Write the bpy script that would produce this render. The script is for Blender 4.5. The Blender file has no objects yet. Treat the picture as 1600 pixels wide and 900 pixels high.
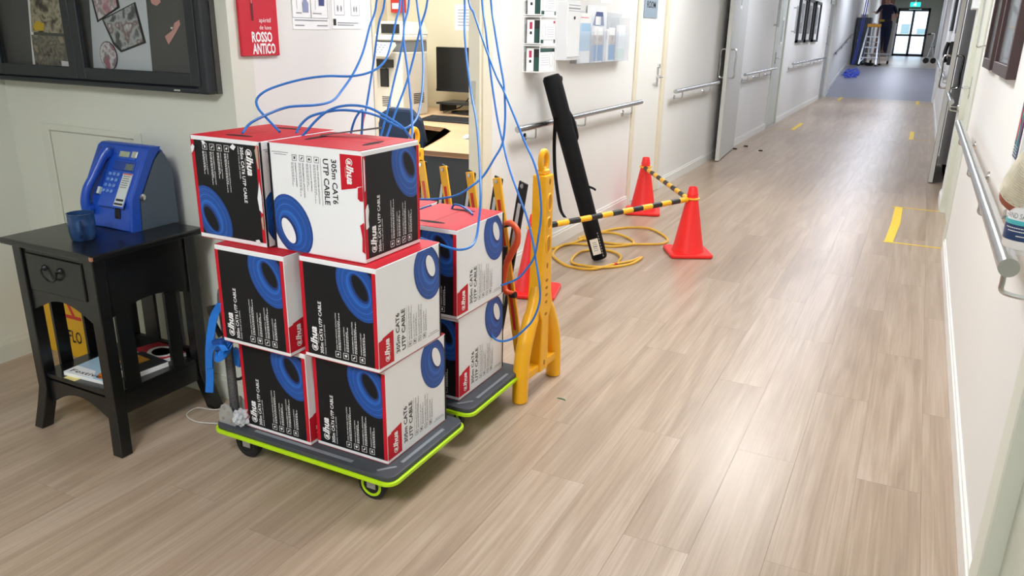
import bpy, bmesh, math, random
from mathutils import Vector, Matrix
random.seed(7)
sc = bpy.context.scene
COL = sc.collection

# ------------------------------------------------------------------ camera
FPX, CX, CY, EYE = 1211.0, 800.0, 450.0, 1.40
def _n(v): return v.normalized()
_Y = _n(Vector((1452-CX, 58-CY, FPX)))
_X = -_n(Vector((-1720-CX, 0-CY, FPX)))
_X = _n(_X - _Y*_X.dot(_Y))
_Z = _X.cross(_Y)
RIGHT = Vector((_X[0], _Y[0], _Z[0])); DOWN = Vector((_X[1], _Y[1], _Z[1])); FWD = Vector((_X[2], _Y[2], _Z[2]))
cam_d = bpy.data.cameras.new('camera'); cam = bpy.data.objects.new('camera', cam_d); COL.objects.link(cam)
cam_d.sensor_width = 36.0; cam_d.lens = FPX*36.0/1600.0; cam_d.clip_start = 0.02; cam_d.clip_end = 300
mw = Matrix((RIGHT, -DOWN, -FWD)).transposed().to_4x4(); mw.translation = (0, 0, EYE)
cam.matrix_world = mw
sc.camera = cam

def ray(px, py): return RIGHT*((px-CX)/FPX) + DOWN*((py-CY)/FPX) + FWD
def at(px, py, ax, val):
    """point of the place where the sight line through a pixel meets the plane ax = val"""
    d = ray(px, py); o = Vector((0, 0, EYE)); t = (val-o[ax])/d[ax]
    return o + d*t

# ------------------------------------------------------------------ view, world, lights
sc.view_settings.view_transform = 'Standard'; sc.view_settings.look = 'None'
sc.view_settings.gamma = 1.0; sc.view_settings.use_curve_mapping = False
sc.view_settings.exposure = 0.0
world = bpy.data.worlds.new('sky'); sc.world = world; world.use_nodes = True
wn = world.node_tree.nodes; wl = world.node_tree.links
bgn = wn['Background']; sky = wn.new('ShaderNodeTexSky'); sky.sky_type = 'HOSEK_WILKIE'; sky.turbidity = 4
sky.sun_direction = (0.3, -0.5, 0.8)
wl.new(sky.outputs[0], bgn.inputs[0]); bgn.inputs[1].default_value = 26.0
LAMPS = [  # ceiling luminaires: x, y, ceiling height, watts
    (-0.95, 3.3, 2.5, 52), (-0.95, 6.6, 2.5, 52), (-0.95, 10.2, 2.5, 30), (-0.95, 14.2, 2.5, 36), (-0.95, 18.2, 2.5, 42),
    (-0.95, 23.0, 3.1, 50), (-0.95, 30.0, 3.1, 40), (-0.95, 37.0, 3.1, 36),
    (-1.1, -0.6, 2.5, 86), (-3.1, 4.4, 2.5, 66)]
LAMP_COL = (0.955, 0.975, 1.0)
LAMP_FAR = (0.80, 0.86, 1.0)     # cooler tubes towards the ramp

# ------------------------------------------------------------------ materials
def lin(h):
    if isinstance(h, str):
        h = h.lstrip('#'); c = [int(h[i:i+2], 16)/255 for i in (0, 2, 4)]
    else: c = list(h)
    return tuple(x/12.92 if x <= .04045 else ((x+.055)/1.055)**2.4 for x in c) + (1,)
_M = {}
def mat(name, col=None, rough=.5, metal=0, var=0, scale=8, bump=0, bscale=40, emit=0, alpha=1, spec=.5, trans=0, coat=0):
    if name in _M: return _M[name]
    m = bpy.data.materials.new(name); m.use_nodes = True; _M[name] = m
    nt = m.node_tree; b = nt.nodes['Principled BSDF']
    c = lin(col)
    b.inputs['Base Color'].default_value = c; b.inputs['Roughness'].default_value = rough; b.inputs['Metallic'].default_value = metal
    b.inputs['Specular IOR Level'].default_value = spec
    if coat: b.inputs['Coat Weight'].default_value = coat
    if trans: b.inputs['Transmission Weight'].default_value = trans
    tc = nt.nodes.new('ShaderNodeTexCoord')
    if var:
        n = nt.nodes.new('ShaderNodeTexNoise'); n.inputs['Scale'].default_value = scale; n.inputs['Detail'].default_value = 4
        r = nt.nodes.new('ShaderNodeValToRGB')
        r.color_ramp.elements[0].position = .3; r.color_ramp.elements[1].position = .7
        r.color_ramp.elements[0].color = tuple(x*(1-var) for x in c[:3])+(1,)
        r.color_ramp.elements[1].color = tuple(min(1, x*(1+var)) for x in c[:3])+(1,)
        nt.links.new(tc.outputs['Object'], n.inputs['Vector']); nt.links.new(n.outputs['Fac'], r.inputs[0]); nt.links.new(r.outputs[0], b.inputs['Base Color'])
    if bump:
        n2 = nt.nodes.new('ShaderNodeTexNoise'); n2.inputs['Scale'].default_value = bscale; n2.inputs['Detail'].default_value = 3
        bp = nt.nodes.new('ShaderNodeBump'); bp.inputs['Strength'].default_value = bump; bp.inputs['Distance'].default_value = .004
        nt.links.new(tc.outputs['Object'], n2.inputs['Vector']); nt.links.new(n2.outputs['Fac'], bp.inputs['Height']); nt.links.new(bp.outputs[0], b.inputs['Normal'])
    if emit:
        b.inputs['Emission Color'].default_value = c; b.inputs['Emission Strength'].default_value = emit
    if alpha < 1: b.inputs['Alpha'].default_value = alpha
    return m

def wood_mat(name, dark, mid, light, rough):
    m = bpy.data.materials.new(name); m.use_nodes = True; nt = m.node_tree; b = nt.nodes['Principled BSDF']; L = nt.links.new
    tc = nt.nodes.new('ShaderNodeTexCoord'); oi = nt.nodes.new('ShaderNodeObjectInfo')
    off = nt.nodes.new('ShaderNodeVectorMath'); off.operation = 'SCALE'; cmb = nt.nodes.new('ShaderNodeCombineXYZ')
    for i in range(3): L(oi.outputs['Random'], cmb.inputs[i])
    L(cmb.outputs[0], off.inputs[0]); off.inputs['Scale'].default_value = 37
    add = nt.nodes.new('ShaderNodeVectorMath'); L(tc.outputs['Object'], add.inputs[0]); L(off.outputs[0], add.inputs[1])
    def noise(sc3, scale, detail, dist=0):
        mp = nt.nodes.new('ShaderNodeMapping'); mp.inputs['Scale'].default_value = sc3; L(add.outputs[0], mp.inputs[0])
        n = nt.nodes.new('ShaderNodeTexNoise'); n.inputs['Scale'].default_value = scale; n.inputs['Detail'].default_value = detail; n.inputs['Distortion'].default_value = dist
        L(mp.outputs[0], n.inputs['Vector']); return n.outputs['Fac']
    fine = noise((13, .22, 1), 11, 5, .5); broad = noise((4.5, .3, 1), 2.2, 4, 1.6)
    r = nt.nodes.new('ShaderNodeValToRGB'); e = r.color_ramp.elements
    e[0].position = .22; e[0].color = lin(dark); e[1].position = .78; e[1].color = lin(light)
    x = e.new(.5); x.color = lin(mid)
    mx = nt.nodes.new('ShaderNodeMath'); mx.operation = 'ADD'
    h1 = nt.nodes.new('ShaderNodeMath'); h1.operation = 'MULTIPLY'; h1.inputs[1].default_value = .42; L(fine, h1.inputs[0])
    h2 = nt.nodes.new('ShaderNodeMath'); h2.operation = 'MULTIPLY'; h2.inputs[1].default_value = .58; L(broad, h2.inputs[0])
    L(h1.outputs[0], mx.inputs[0]); L(h2.outputs[0], mx.inputs[1])
    sh = nt.nodes.new('ShaderNodeMapRange'); L(oi.outputs['Random'], sh.inputs[0]); sh.inputs[3].default_value = -.05; sh.inputs[4].default_value = .05
    m2 = nt.nodes.new('ShaderNodeMath'); m2.operation = 'ADD'; L(mx.outputs[0], m2.inputs[0]); L(sh.outputs[0], m2.inputs[1])
    L(m2.outputs[0], r.inputs[0]); L(r.outputs[0], b.inputs['Base Color'])
    rr = nt.nodes.new('ShaderNodeMapRange'); L(fine, rr.inputs[0]); rr.inputs[3].default_value = rough-.06; rr.inputs[4].default_value = rough+.08
    L(rr.outputs[0], b.inputs['Roughness'])
    bp = nt.nodes.new('ShaderNodeBump'); bp.inputs['Strength'].default_value = .12; bp.inputs['Distance'].default_value = .002; L(fine, bp.inputs['Height']); L(bp.outputs[0], b.inputs['Normal'])
    _M[name] = m
    return m

def checker_photo(name, cols, scale, seed=0):
    """a printed snapshot too small to read: soft blotches of the colours it shows"""
    m = bpy.data.materials.new(name); m.use_nodes = True; nt = m.node_tree; b = nt.nodes['Principled BSDF']; L = nt.links.new
    tc = nt.nodes.new('ShaderNodeTexCoord'); mp = nt.nodes.new('ShaderNodeMapping'); mp.inputs['Location'].default_value = (seed, seed*2, 0); L(tc.outputs['Object'], mp.inputs[0])
    v = nt.nodes.new('ShaderNodeTexNoise'); v.inputs['Scale'].default_value = scale; v.inputs['Detail'].default_value = 2; v.inputs['Distortion'].default_value = .3; L(mp.outputs[0], v.inputs['Vector'])
    r = nt.nodes.new('ShaderNodeValToRGB'); e = r.color_ramp.elements
    e[0].position = 0; e[0].color = lin(cols[0]); e[1].position = .36; e[1].color = lin(cols[1])
    for i, c in enumerate(cols[2:]):
        x = e.new(.36 + .3*(i+1)/max(1, len(cols)-2)); x.color = lin(c)
    L(v.outputs['Fac'], r.inputs[0]); L(r.outputs[0], b.inputs['Base Color']); b.inputs['Roughness'].default_value = .45
    _M[name] = m
    return m

WOOD = wood_mat('oak_vinyl', '#857260', '#a5917d', '#c0af9f', .31)
WALL = mat('wall_paint', '#e2e1de', .6, var=.015, scale=2, bump=.03, bscale=180)
WALLG = mat('wall_paint_shaded', '#d6d9cd', .55, var=.015, scale=2, bump=.03, bscale=180)  # greenish shade of the hall walls put into their colour
TRIM = mat('trim_paint', '#e4e3de', .35, var=.01)
SAGE = mat('door_paint', '#d2d5c9', .4, var=.015, scale=3)
CREAM = mat('cream_paint', '#e6ddc0', .6, var=.02, scale=2)
CEIL = mat('ceiling_paint', '#eeeeea', .8, var=.01)
STEEL = mat('brushed_steel', '#c2c4c4', .26, 1, var=.04, scale=30)
CHROME = mat('chrome', '#d8d9da', .12, 1, var=.02)
BLACKW = mat('black_lacquer', '#0b0c0d', .3, var=.25, scale=5, bump=.05, bscale=60, coat=.2)
BLACK = mat('black_plastic', '#141517', .45, var=.1)
BLACKM = mat('black_satin', '#1d2024', .4, var=.08)
RUBBER = mat('rubber', '#18191a', .75, var=.1)
BLUEC = mat('blue_cable_jacket', '#2273c8', .4, var=.06)
BLUED = mat('blue_cable_far', '#3a55c8', .45, var=.06)
CARD = mat('carton_white', '#eceef0', .5, var=.01, scale=6)
CRED = mat('carton_red', '#c2182a', .55, spec=.25, var=.03, scale=6)
CBLK = mat('carton_black', '#141518', .55, spec=.3, var=.06, scale=6)
KRAFT = mat('torn_kraft', '#b59c86', .85, var=.15, scale=60)
INKW = mat('ink_white', '#f0f0f0', .5, var=.01); INKK = mat('ink_black', '#1b1c1f', .5, var=.02); INKG = mat('ink_grey', '#8a8d92', .5, var=.02)
RING1 = mat('coil_blue', '#1c56ab', .5, var=.05, scale=30); RING2 = mat('coil_blue_dark', '#102f70', .5, var=.05); RING3 = mat('coil_blue_light', '#2767c0', .5, var=.05)
CONE = mat('cone_orange', '#ef2320', .4, var=.03, scale=5)
YEL = mat('barrier_yellow', '#f7b414', .35, var=.03, scale=6)
YTAPE = mat('tape_yellow', '#e6c21f', .5, var=.06, scale=14)
REFW = mat('reflector_white', '#d6dde0', .25, var=.08, scale=120); REFR = mat('reflector_red', '#d8221a', .25, var=.06, scale=120)
LIME = mat('lime_bumper', '#b5e00e', .4, var=.03)
DECK = mat('deck_grey', '#3d4147', .55, var=.08, scale=12, bump=.1, bscale=300)
PHONEB = mat('phone_blue', '#1d4db4', .28, var=.04); PHONEG = mat('phone_grey', '#4d5a68', .55, var=.05, bump=.1, bscale=300)
GLASS = mat('clear_pane', '#2a3034', .04, alpha=.10)
ACRYL = mat('clear_acrylic', '#dfe6f0', .06, alpha=.22)
PAPER = mat('paper_white', '#f1f2f2', .6, var=.01)
FELT = mat('felt_grey', '#5b5c59', .95, var=.05, scale=60)
FRAMEK = mat('board_frame', '#1a2027', .42, var=.06)
DESKW = mat('desk_laminate', '#dcb78c', .35, var=.06, scale=3); DESKE = mat('desk_edge', '#c68a5a', .4, var=.05)
DGREY = mat('charcoal_panel', '#3a3936', .6, var=.05)
COPIER = mat('copier_shell', '#dbd5c6', .45, var=.02); COPG = mat('copier_grey', '#7c7f80', .5, var=.03)
NAVY = mat('navy_cloth', '#1c2340', .85, var=.12, scale=14); SKIN = mat('skin', '#b98a74', .55, var=.05, scale=20); HAIR = mat('hair_dark', '#221c1a', .7, var=.15, scale=60)
ALU = mat('aluminium', '#c9ced6', .35, .8, var=.04)
NYLON = mat('black_nylon', '#08090b', .75, spec=.25, var=.15, scale=30, bump=.15, bscale=250)
STRAPB = mat('strap_blue', '#1b72d0', .4, var=.08, scale=60, bump=.1, bscale=300)
YCORD = mat('yellow_cord', '#d9a82c', .45, var=.08)
BROWNF = mat('picture_frame_brown', '#3d2a2a', .4, var=.1)
GREYV = mat('grey_vinyl', '#8b8c98', .38, var=.05, scale=2)
LANDV = mat('landing_vinyl', '#a89c90', .3, var=.06, scale=2)

# ------------------------------------------------------------------ mesh builder
class MB:
    def __init__(self): self.v = []; self.f = []; self.m = []; self.k = 0
    def _add(self, vs, fs):
        o = len(self.v); self.v += [Vector(p) for p in vs]
        for f in fs: self.f.append([i+o for i in f]); self.m.append(self.k)
        return self
    def mi(self, k): self.k = k; return self
    def poly(self, pts): return self._add(pts, [list(range(len(pts)))])
    def box(self, x0, x1, y0, y1, z0, z1):
        vs = [(x, y, z) for z in (z0, z1) for y in (y0, y1) for x in (x0, x1)]
        return self._add(vs, [[0,2,3,1],[4,5,7,6],[0,1,5,4],[2,6,7,3],[0,4,6,2],[1,3,7,5]])
    def obox(self, c, ax, half):
        c = Vector(c); a = [Vector(q).normalized()*h for q, h in zip(ax, half)]
        vs = [c+a[0]*i+a[1]*j+a[2]*k for k in (-1, 1) for j in (-1, 1) for i in (-1, 1)]
        return self._add(vs, [[0,2,3,1],[4,5,7,6],[0,1,5,4],[2,6,7,3],[0,4,6,2],[1,3,7,5]])
    def bar(self, p, q, w, t, up=(0, 0, 1)):
        p, q = Vector(p), Vector(q); d = q-p; n = d.normalized(); u = Vector(up); s = n.cross(u)
        if s.length < 1e-4: s = n.cross(Vector((1, 0, 0)))
        s.normalize(); u = s.cross(n)
        return self.obox((p+q)/2, (n, s, u), (d.length/2, w/2, t/2))
    def tube(self, pts, r, n=8, closed=False, cap=True):
        pts = [Vector(p) for p in pts]; N = len(pts); rs = r if isinstance(r, (list, tuple)) else [r]*N
        prev = None; rings = []
        for i, p in enumerate(pts):
            if closed: t = (pts[(i+1) % N]-pts[i-1])
            else: t = pts[min(i+1, N-1)]-pts[max(i-1, 0)]
            t = t.normalized() if t.length > 1e-9 else Vector((0, 0, 1))
            if prev is None:
                s = t.cross(Vector((0, 0, 1)))
                if s.length < .05: s = t.cross(Vector((1, 0, 0)))
            else: s = prev - t*prev.dot(t)
            s.normalize(); prev = s; u = t.cross(s)
            rings.append([p + (s*math.cos(2*math.pi*j/n)+u*math.sin(2*math.pi*j/n))*rs[i] for j in range(n)])
        vs = [q for R in rings for q in R]; fs = []
        for i in range(N if closed else N-1):
            a, b = i*n, ((i+1) % N)*n
            for j in range(n): fs.append([a+j, a+(j+1) % n, b+(j+1) % n, b+j])
        if cap and not closed: fs += [list(range(n))[::-1], [(N-1)*n+j for j in range(n)]]
        return self._add(vs, fs)
    def cyl(self, p, q, r, r2=None, n=16): return self.tube([p, q], [r, r if r2 is None else r2], n)
    def lathe(self, prof, o=(0, 0, 0), n=24, axis=(0, 0, 1), cap=True):
        a = Vector(axis).normalized(); s = a.cross(Vector((0, 0, 1)))
        if s.length < .01: s = Vector((1, 0, 0))
        s.normalize(); u = a.cross(s); o = Vector(o)
        vs = [o+a*z+(s*math.cos(2*math.pi*j/n)+u*math.sin(2*math.pi*j/n))*r for r, z in prof for j in range(n)]
        fs = []
        for i in range(len(prof)-1):
            for j in range(n): fs.append([i*n+j, i*n+(j+1) % n, (i+1)*n+(j+1) % n, (i+1)*n+j])
        if cap: fs += [list(range(n))[::-1], [(len(prof)-1)*n+j for j in range(n)]]
        return self._add(vs, fs)
    def prism(self, pts, o, u, v, depth):
        o, u, v = Vector(o), Vector(u).normalized(), Vector(v).normalized(); w = u.cross(v)*depth; N = len(pts)
        vs = [o+u*a+v*b for a, b in pts] + [o+u*a+v*b+w for a, b in pts]
        fs = [list(range(N))[::-1], [N+i for i in range(N)]] + [[i, (i+1) % N, N+(i+1) % N, N+i] for i in range(N)]
        return self._add(vs, fs)
    def ribbon(self, pts, side, w, t=.0015):
        """a flat strap: points along its middle, its width along side"""
        pts = [Vector(p) for p in pts]; N = len(pts); s = Vector(side).normalized()*w/2; vs = []
        for i, p in enumerate(pts):
            d = (pts[min(i+1, N-1)]-pts[max(i-1, 0)]).normalized(); nn = d.cross(s).normalized()*t
            vs += [p-s-nn, p+s-nn, p+s+nn, p-s+nn]
        fs = [[i*4+j, i*4+(j+1) % 4, i*4+4+(j+1) % 4, i*4+4+j] for i in range(N-1) for j in range(4)] + [[3,2,1,0], [N*4-4, N*4-3, N*4-2, N*4-1]]
        return self._add(vs, fs)
    def mesh(self, name, mats, smooth=False, bevel=0, seg=1):
        me = bpy.data.meshes.new(name); me.from_pydata([tuple(p) for p in self.v], [], self.f)
        for m in (mats if isinstance(mats, (list, tuple)) else [mats]): me.materials.append(m)
        me.polygons.foreach_set('material_index', self.m)
        bm = bmesh.new(); bm.from_mesh(me); bmesh.ops.recalc_face_normals(bm, faces=bm.faces)
        if bevel:
            ed = [e for e in bm.edges if len(e.link_faces) == 2 and e.calc_face_angle(0) > .6]
            bmesh.ops.bevel(bm, geom=ed, offset=bevel, segments=seg, profile=.6, affect='EDGES', clamp_overlap=True)
        bm.to_mesh(me); bm.free()
        if smooth:
            for p in me.polygons: p.use_smooth = True
            me.set_sharp_from_angle(angle=math.radians(40))
        return me
    def build(self, name, mats, parent=None, smooth=False, bevel=0, seg=1): return put(name, self.mesh(name, mats, smooth, bevel, seg), parent)

def put(name, me, parent=None):
    o = bpy.data.objects.new(name, me); COL.objects.link(o)
    if parent is not None:
        o.parent = parent
        if parent.type == 'EMPTY' and parent.parent is None: o.matrix_parent_inverse = Matrix.Translation(-parent.location)
    return o
def tag(o, label, cat, group=None):
    o['label'] = label; o['category'] = cat
    if group: o['group'] = group
    return o
def thing(name, label, cat, loc=(0, 0, 0), group=None):
    o = bpy.data.objects.new(name, None); COL.objects.link(o); o.location = loc; o.empty_display_size = .1
    return tag(o, label, cat, group)
def struct(o, label=None, cat=None):
    o['kind'] = 'structure'
    if label: o['label'] = label
    if cat: o['category'] = cat
    return o
def dup(root, loc, rz=0, label=None, group=None):
    r = root.copy(); COL.objects.link(r); r.location = loc; r.rotation_euler = (0, 0, rz)
    if label: r['label'] = label
    if group: r['group'] = group
    for ch in list(root.children):
        c = ch.copy(); COL.objects.link(c); c.parent = r
        for g in list(ch.children):
            d = g.copy(); COL.objects.link(d); d.parent = c
    return r

_T = {}
def text_geo(s, size, bold=0, shear=0, sx=1):
    k = (s, size, bold, shear, sx)
    if k not in _T:
        cu = bpy.data.curves.new('t', 'FONT'); cu.body = s; cu.size = size; cu.offset = bold*size; cu.shear = shear; cu.resolution_u = 2
        ob = bpy.data.objects.new('t', cu); COL.objects.link(ob); dg = bpy.context.evaluated_depsgraph_get()
        me = bpy.data.meshes.new_from_object(ob.evaluated_get(dg))
        vs = [(v.co.x*sx, v.co.y) for v in me.vertices]; fs = [list(p.vertices) for p in me.polygons]
        bpy.data.objects.remove(ob); bpy.data.curves.remove(cu); bpy.data.meshes.remove(me)
        x0 = min(a for a, b in vs) if vs else 0; y0 = min(b for a, b in vs) if vs else 0
        vs = [(a-x0, b-y0) for a, b in vs]
        _T[k] = (vs, fs, max(a for a, b in vs), max(b for a, b in vs))
    return _T[k]
class Face:
    """prints on a flat face: u to the right, v up, seen from outside"""
    def __init__(self, o, u, v, lift=.0006):
        self.o = Vector(o); self.u = Vector(u).normalized(); self.v = Vector(v).normalized(); self.n = self.u.cross(self.v); self.lift = lift
    def P(self, a, b, k=1): return self.o+self.u*a+self.v*b+self.n*(self.lift*k)
    def rect(self, mb, a0, a1, b0, b1, k=1): return mb.poly([self.P(a0, b0, k), self.P(a1, b0, k), self.P(a1, b1, k), self.P(a0, b1, k)])
    def slab(self, mb, pts, t): return mb.prism(pts, self.o, self.u, self.v, t)
    def text(self, mb, s, a, b, w=None, h=None, up=False, size=.1, bold=0, shear=0, k=1, flip=False):
        """(a, b) lower left of the word; up = reads bottom to top"""
        vs, fs, W, H = text_geo(s, size, bold, shear)
        sx = w/W if w else (h/H if h else 1); sy = h/H if h else sx
        f = (lambda x, y: self.P(a-y*sy, b+x*sx, k)) if up else (lambda x, y: self.P(a+x*sx, b+y*sy, k))
        if flip: f = lambda x, y: self.P(a-x*sx, b-y*sy, k)
        return mb._add([f(x, y) for x, y in vs], fs)
def clip(pts, a0, a1, b0, b1):
    for i, lim, sg in ((0, a0, 1), (0, a1, -1), (1, b0, 1), (1, b1, -1)):
        out = []
        for j in range(len(pts)):
            p, q = pts[j-1], pts[j]; ip, iq = (p[i]-lim)*sg >= 0, (q[i]-lim)*sg >= 0
            if ip != iq:
                t = (lim-p[i])/(q[i]-p[i]); out.append((p[0]+(q[0]-p[0])*t, p[1]+(q[1]-p[1])*t))
            if iq: out.append(q)
        pts = out
        if not pts: break
    return pts
def ell(c, ra, rb, tilt, n=36):
    ct, st = math.cos(tilt), math.sin(tilt)
    return [(c[0]+ra*math.cos(t)*ct-rb*math.sin(t)*st, c[1]+ra*math.cos(t)*st+rb*math.sin(t)*ct) for t in [2*math.pi*i/n for i in range(n)]]
def smooth_path(pts, sub=6):
    pts = [Vector(p) for p in pts]; out = []
    for i in range(len(pts)-1):
        p0, p1, p2, p3 = pts[max(i-1, 0)], pts[i], pts[i+1], pts[min(i+2, len(pts)-1)]
        for k in range(sub):
            t = k/sub; out.append(.5*((2*p1)+(p2-p0)*t+(2*p0-5*p1+4*p2-p3)*t*t+(3*p1-p0-3*p2+p3)*t**3))
    return out+[pts[-1]]
# ================================================================== THE SETTING
XW, YB, XR, XL = -2.06, 1.97, .32, -3.34
YR, YE, ZL = 20.5, 25.6, .56      # ramp start, ramp end, landing height
YX = 41.0                         # exit doors
floor = struct(MB().box(XL, XR+.05, -3, YR, -.12, -.004).build('floor', mat('floor_screed', '#5d5145', .9, var=.05)), 'light oak vinyl plank floor of the hall and corridor')
PW, PL = .195, 1.22
plank_me = MB().box(-PW/2+.0003, PW/2-.0003, -PL/2+.0003, PL/2-.0003, -.004, 0).mesh('plank', WOOD)
xs = .211
while xs-PW > XL-PW: xs -= PW
row = 0
x = xs
while x < XR+.04:
    x0, x1 = max(x, XL), min(x+PW, XR+.04)
    if x1-x0 > .01:
        k = round((x-.016)/PW)
        y = 2.54 - 3*PL + (0 if k % 2 == 0 else -.585) + .13*math.sin(k*2.3)*(0 if -3 < k < 2 else 1)
        ymax = 2.0 if x1 < XW+.03 else YR
        while y < ymax:
            y0, y1 = max(y, .2), min(y+PL, ymax)
            if y1-y0 > .02:
                o = put('plank', plank_me, floor); o.location = ((x0+x1)/2, (y0+y1)/2, 0)
                o.scale = ((x1-x0)/PW, (y1-y0)/PL, 1)
            y += PL
    x += PW
struct(MB().prism([(YR, 0), (YE, ZL), (YE, ZL-.3), (YR, -.3)], (XW-.05, 0, 0), (0, 1, 0), (0, 0, 1), XR-XW+.1).build('floor_ramp', GREYV), 'grey vinyl ramp rising towards the exit')
struct(MB().box(XW-.05, XR+.05, YE, YX+.15, ZL-.3, ZL).build('floor_landing', LANDV), 'brown vinyl landing before the exit doors')
struct(MB().box(-4.4, XW-.02, YB+.1, 6.2, -.1, -.002).build('floor_office', mat('office_carpet', '#4a4d55', .95, var=.1, scale=60)))
struct(MB().box(XL-.1, XR+.6, -3, YR, 2.5, 2.6).box(-4.5, XW, YB, 6.3, 2.5, 2.6).box(XW-.2, XR+.2, YR, YX+.2, 3.1, 3.2).box(XW-.2, XR+.2, YR-.1, YR, 2.5, 3.2).build('ceiling', CEIL))
# left corridor wall, with the office doorway and the doors cut out
D2 = (6.22, 6.98); D3 = (12.72, 13.62); D4 = (19.5, 20.4); OF = (2.745, 3.68)
m = MB()
ys = [YB+.1, OF[0], OF[1], D2[0], D2[1], D3[0], D3[1], D4[0], D4[1], YX+.1]
for i in range(0, len(ys), 2): m.box(XW-.05, XW, ys[i], ys[i+1], 0, 3.1)
for a, b in (OF, D2, D3, D4): m.box(XW-.05, XW, a, b, 2.08, 3.1)
struct(m.build('wall_left', WALL), 'white corridor wall with handrails')
struct(MB().box(XL-.1, XW, YB, YB+.1, 0, 2.6).build('wall_back', WALLG), 'wall under the notice board with its greenish shade in the colour')
struct(MB().box(XL-.1, XL, -3, YB, 0, 2.6).build('wall_hall', WALLG))
struct(MB().box(XL-.1, XR+.6, -3.1, -3, 0, 2.6).build('wall_rear', WALLG))
RD = (6.0, 7.36); RN = (.95, 1.92)
m = MB()
for a, b in ((-3, RN[0]), (RN[1], RD[0]), (RD[1], 8.0), (10.3, YX+.1)): m.box(XR, XR+.12, a, b, 0, 3.1)
for a, b in (RD, RN): m.box(XR, XR+.12, a, b, 2.08, 3.1)
m.box(XR, XR+.12, 8.0, 10.3, 2.2, 3.1)
struct(m.build('wall_right', WALL), 'white corridor wall with pictures')
struct(MB().box(XR+.4, XR+.5, 7.9, 10.4, 0, 2.3).box(XR+.12, XR+.4, 7.9, 8.0, 0, 2.3).box(XR+.12, XR+.4, 10.3, 10.4, 0, 2.3).box(XR, XR+.5, 7.9, 10.4, 2.2, 2.3).box(XR+.05, XR+.5, 7.9, 10.4, -.1, -.003).build('wall_niche', mat('niche_shade', '#101111', .9, var=.05, spec=0)), 'recess behind the open fire door, its shade painted dark')  # near-black colour paints in the shade of the gap behind the leaf
# far end wall around the exit doors
EX0, EX1, EZ = -1.44, -.12, ZL+2.06
struct(MB().box(XW-.1, EX0, YX, YX+.15, ZL, 3.2).box(EX1, XR+.1, YX, YX+.15, ZL, 3.2).box(EX0, EX1, YX, YX+.15, EZ, 3.2).build('wall_end', mat('end_wall_paint', '#b9b0a3', .6, var=.03)))
struct(MB().box(XW, EX0-.1, YX-2.2, YX-2.0, ZL, 3.1).build('wall_end_pier', mat('brown_brick', '#66483d', .8, var=.2, scale=30)), 'reddish brown pier beside the exit doors')
# office shell
struct(MB().box(-4.4, XW-.12, 6.1, 6.2, 0, 2.5).box(-4.5, -4.4, YB, 6.2, 0, 2.5).build('wall_office', CREAM), 'cream wall inside the office')
# baseboards
def base(name, segs, side):
    m = MB()
    for a, b in segs:
        x = XW if side < 0 else XR
        m.prism([(0, 0), (.014, 0), (.014, .075), (.008, .09), (0, .09)], (x, a if side > 0 else b, 0), (-side, 0, 0), (0, 0, 1), (b-a))
    return struct(m.build(name, TRIM))
m = MB()
for a, b in ((YB, OF[0]-.08), (OF[1]+.12, D2[0]-.05), (D2[1]+.07, D3[0]-.05), (D3[1]+.06, D4[0]-.05)): m.box(XW, XW+.014, a, b, 0, .075).box(XW, XW+.008, a, b, .075, .092)
struct(m.build('baseboard_left', TRIM))
m = MB()
for a, b in ((RN[1]+.1, RD[0]-.07), (RD[1]+.07, 8.0), (10.3, YR)): m.box(XR-.014, XR, a, b, 0, .075).box(XR-.008, XR, a, b, .075, .092)
struct(m.build('baseboard_right', TRIM))
struct(MB().box(XL, XW, YB-.014, YB, 0, .075).box(XL, XW, YB-.008, YB, .075, .092).box(XL, XL+.014, -3, YB, 0, .075).box(XL, XL+.008, -3, YB, .075, .092).build('baseboard_back', mat('trim_shaded', '#d0d3c6', .4, var=.02)))  # toned like the hall walls, the shade is in the colour
m = MB()
for x0 in (XW, XR-.014): m.prism([(YR, 0), (YE, ZL), (YE, ZL+.09), (YR, .09)], (x0, 0, 0), (0, 1, 0), (0, 0, 1), .014)
struct(m.build('baseboard_ramp', TRIM))
# office doorway frame
m = MB()
m.box(XW-.06, XW+.004, OF[1]-.03, OF[1]+.001, 0, 2.08).box(XW-.06, XW+.004, OF[0], OF[0]+.02, 0, 2.08).box(XW-.06, XW+.004, OF[0], OF[1], 2.06, 2.09)
m.box(XW, XW+.016, OF[1]-.01, OF[1]+.055, 0, 2.13).box(XW, XW+.011, OF[1]+.055, OF[1]+.1, 0, 2.13)
t = struct(m.build('trim_1', mat('jamb_cream', '#ddd5bf', .4, var=.02)), 'cream door frame of the office')
MB().box(XW-.045, XW-.02, OF[1]-.033, OF[1]-.029, 1.02, 1.14).build('strike_plate', CHROME, t)

def lever(parent, x, y, z, s, dirn):
    """lever handle on a plate, s = which way it faces along x"""
    p = MB().box(min(x, x+s*.008), max(x, x+s*.008), y-.022, y+.022, z-.085, z+.085).build('handle_plate', CHROME, parent, bevel=.003)
    MB().cyl((x, y, z), (x+s*.05, y, z), .009).tube([(x+s*.05, y, z), (x+s*.052, y+dirn*.05, z), (x+s*.048, y+dirn*.12, z)], .009, 10).build('lever', CHROME, p, smooth=True)
    return p
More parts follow.
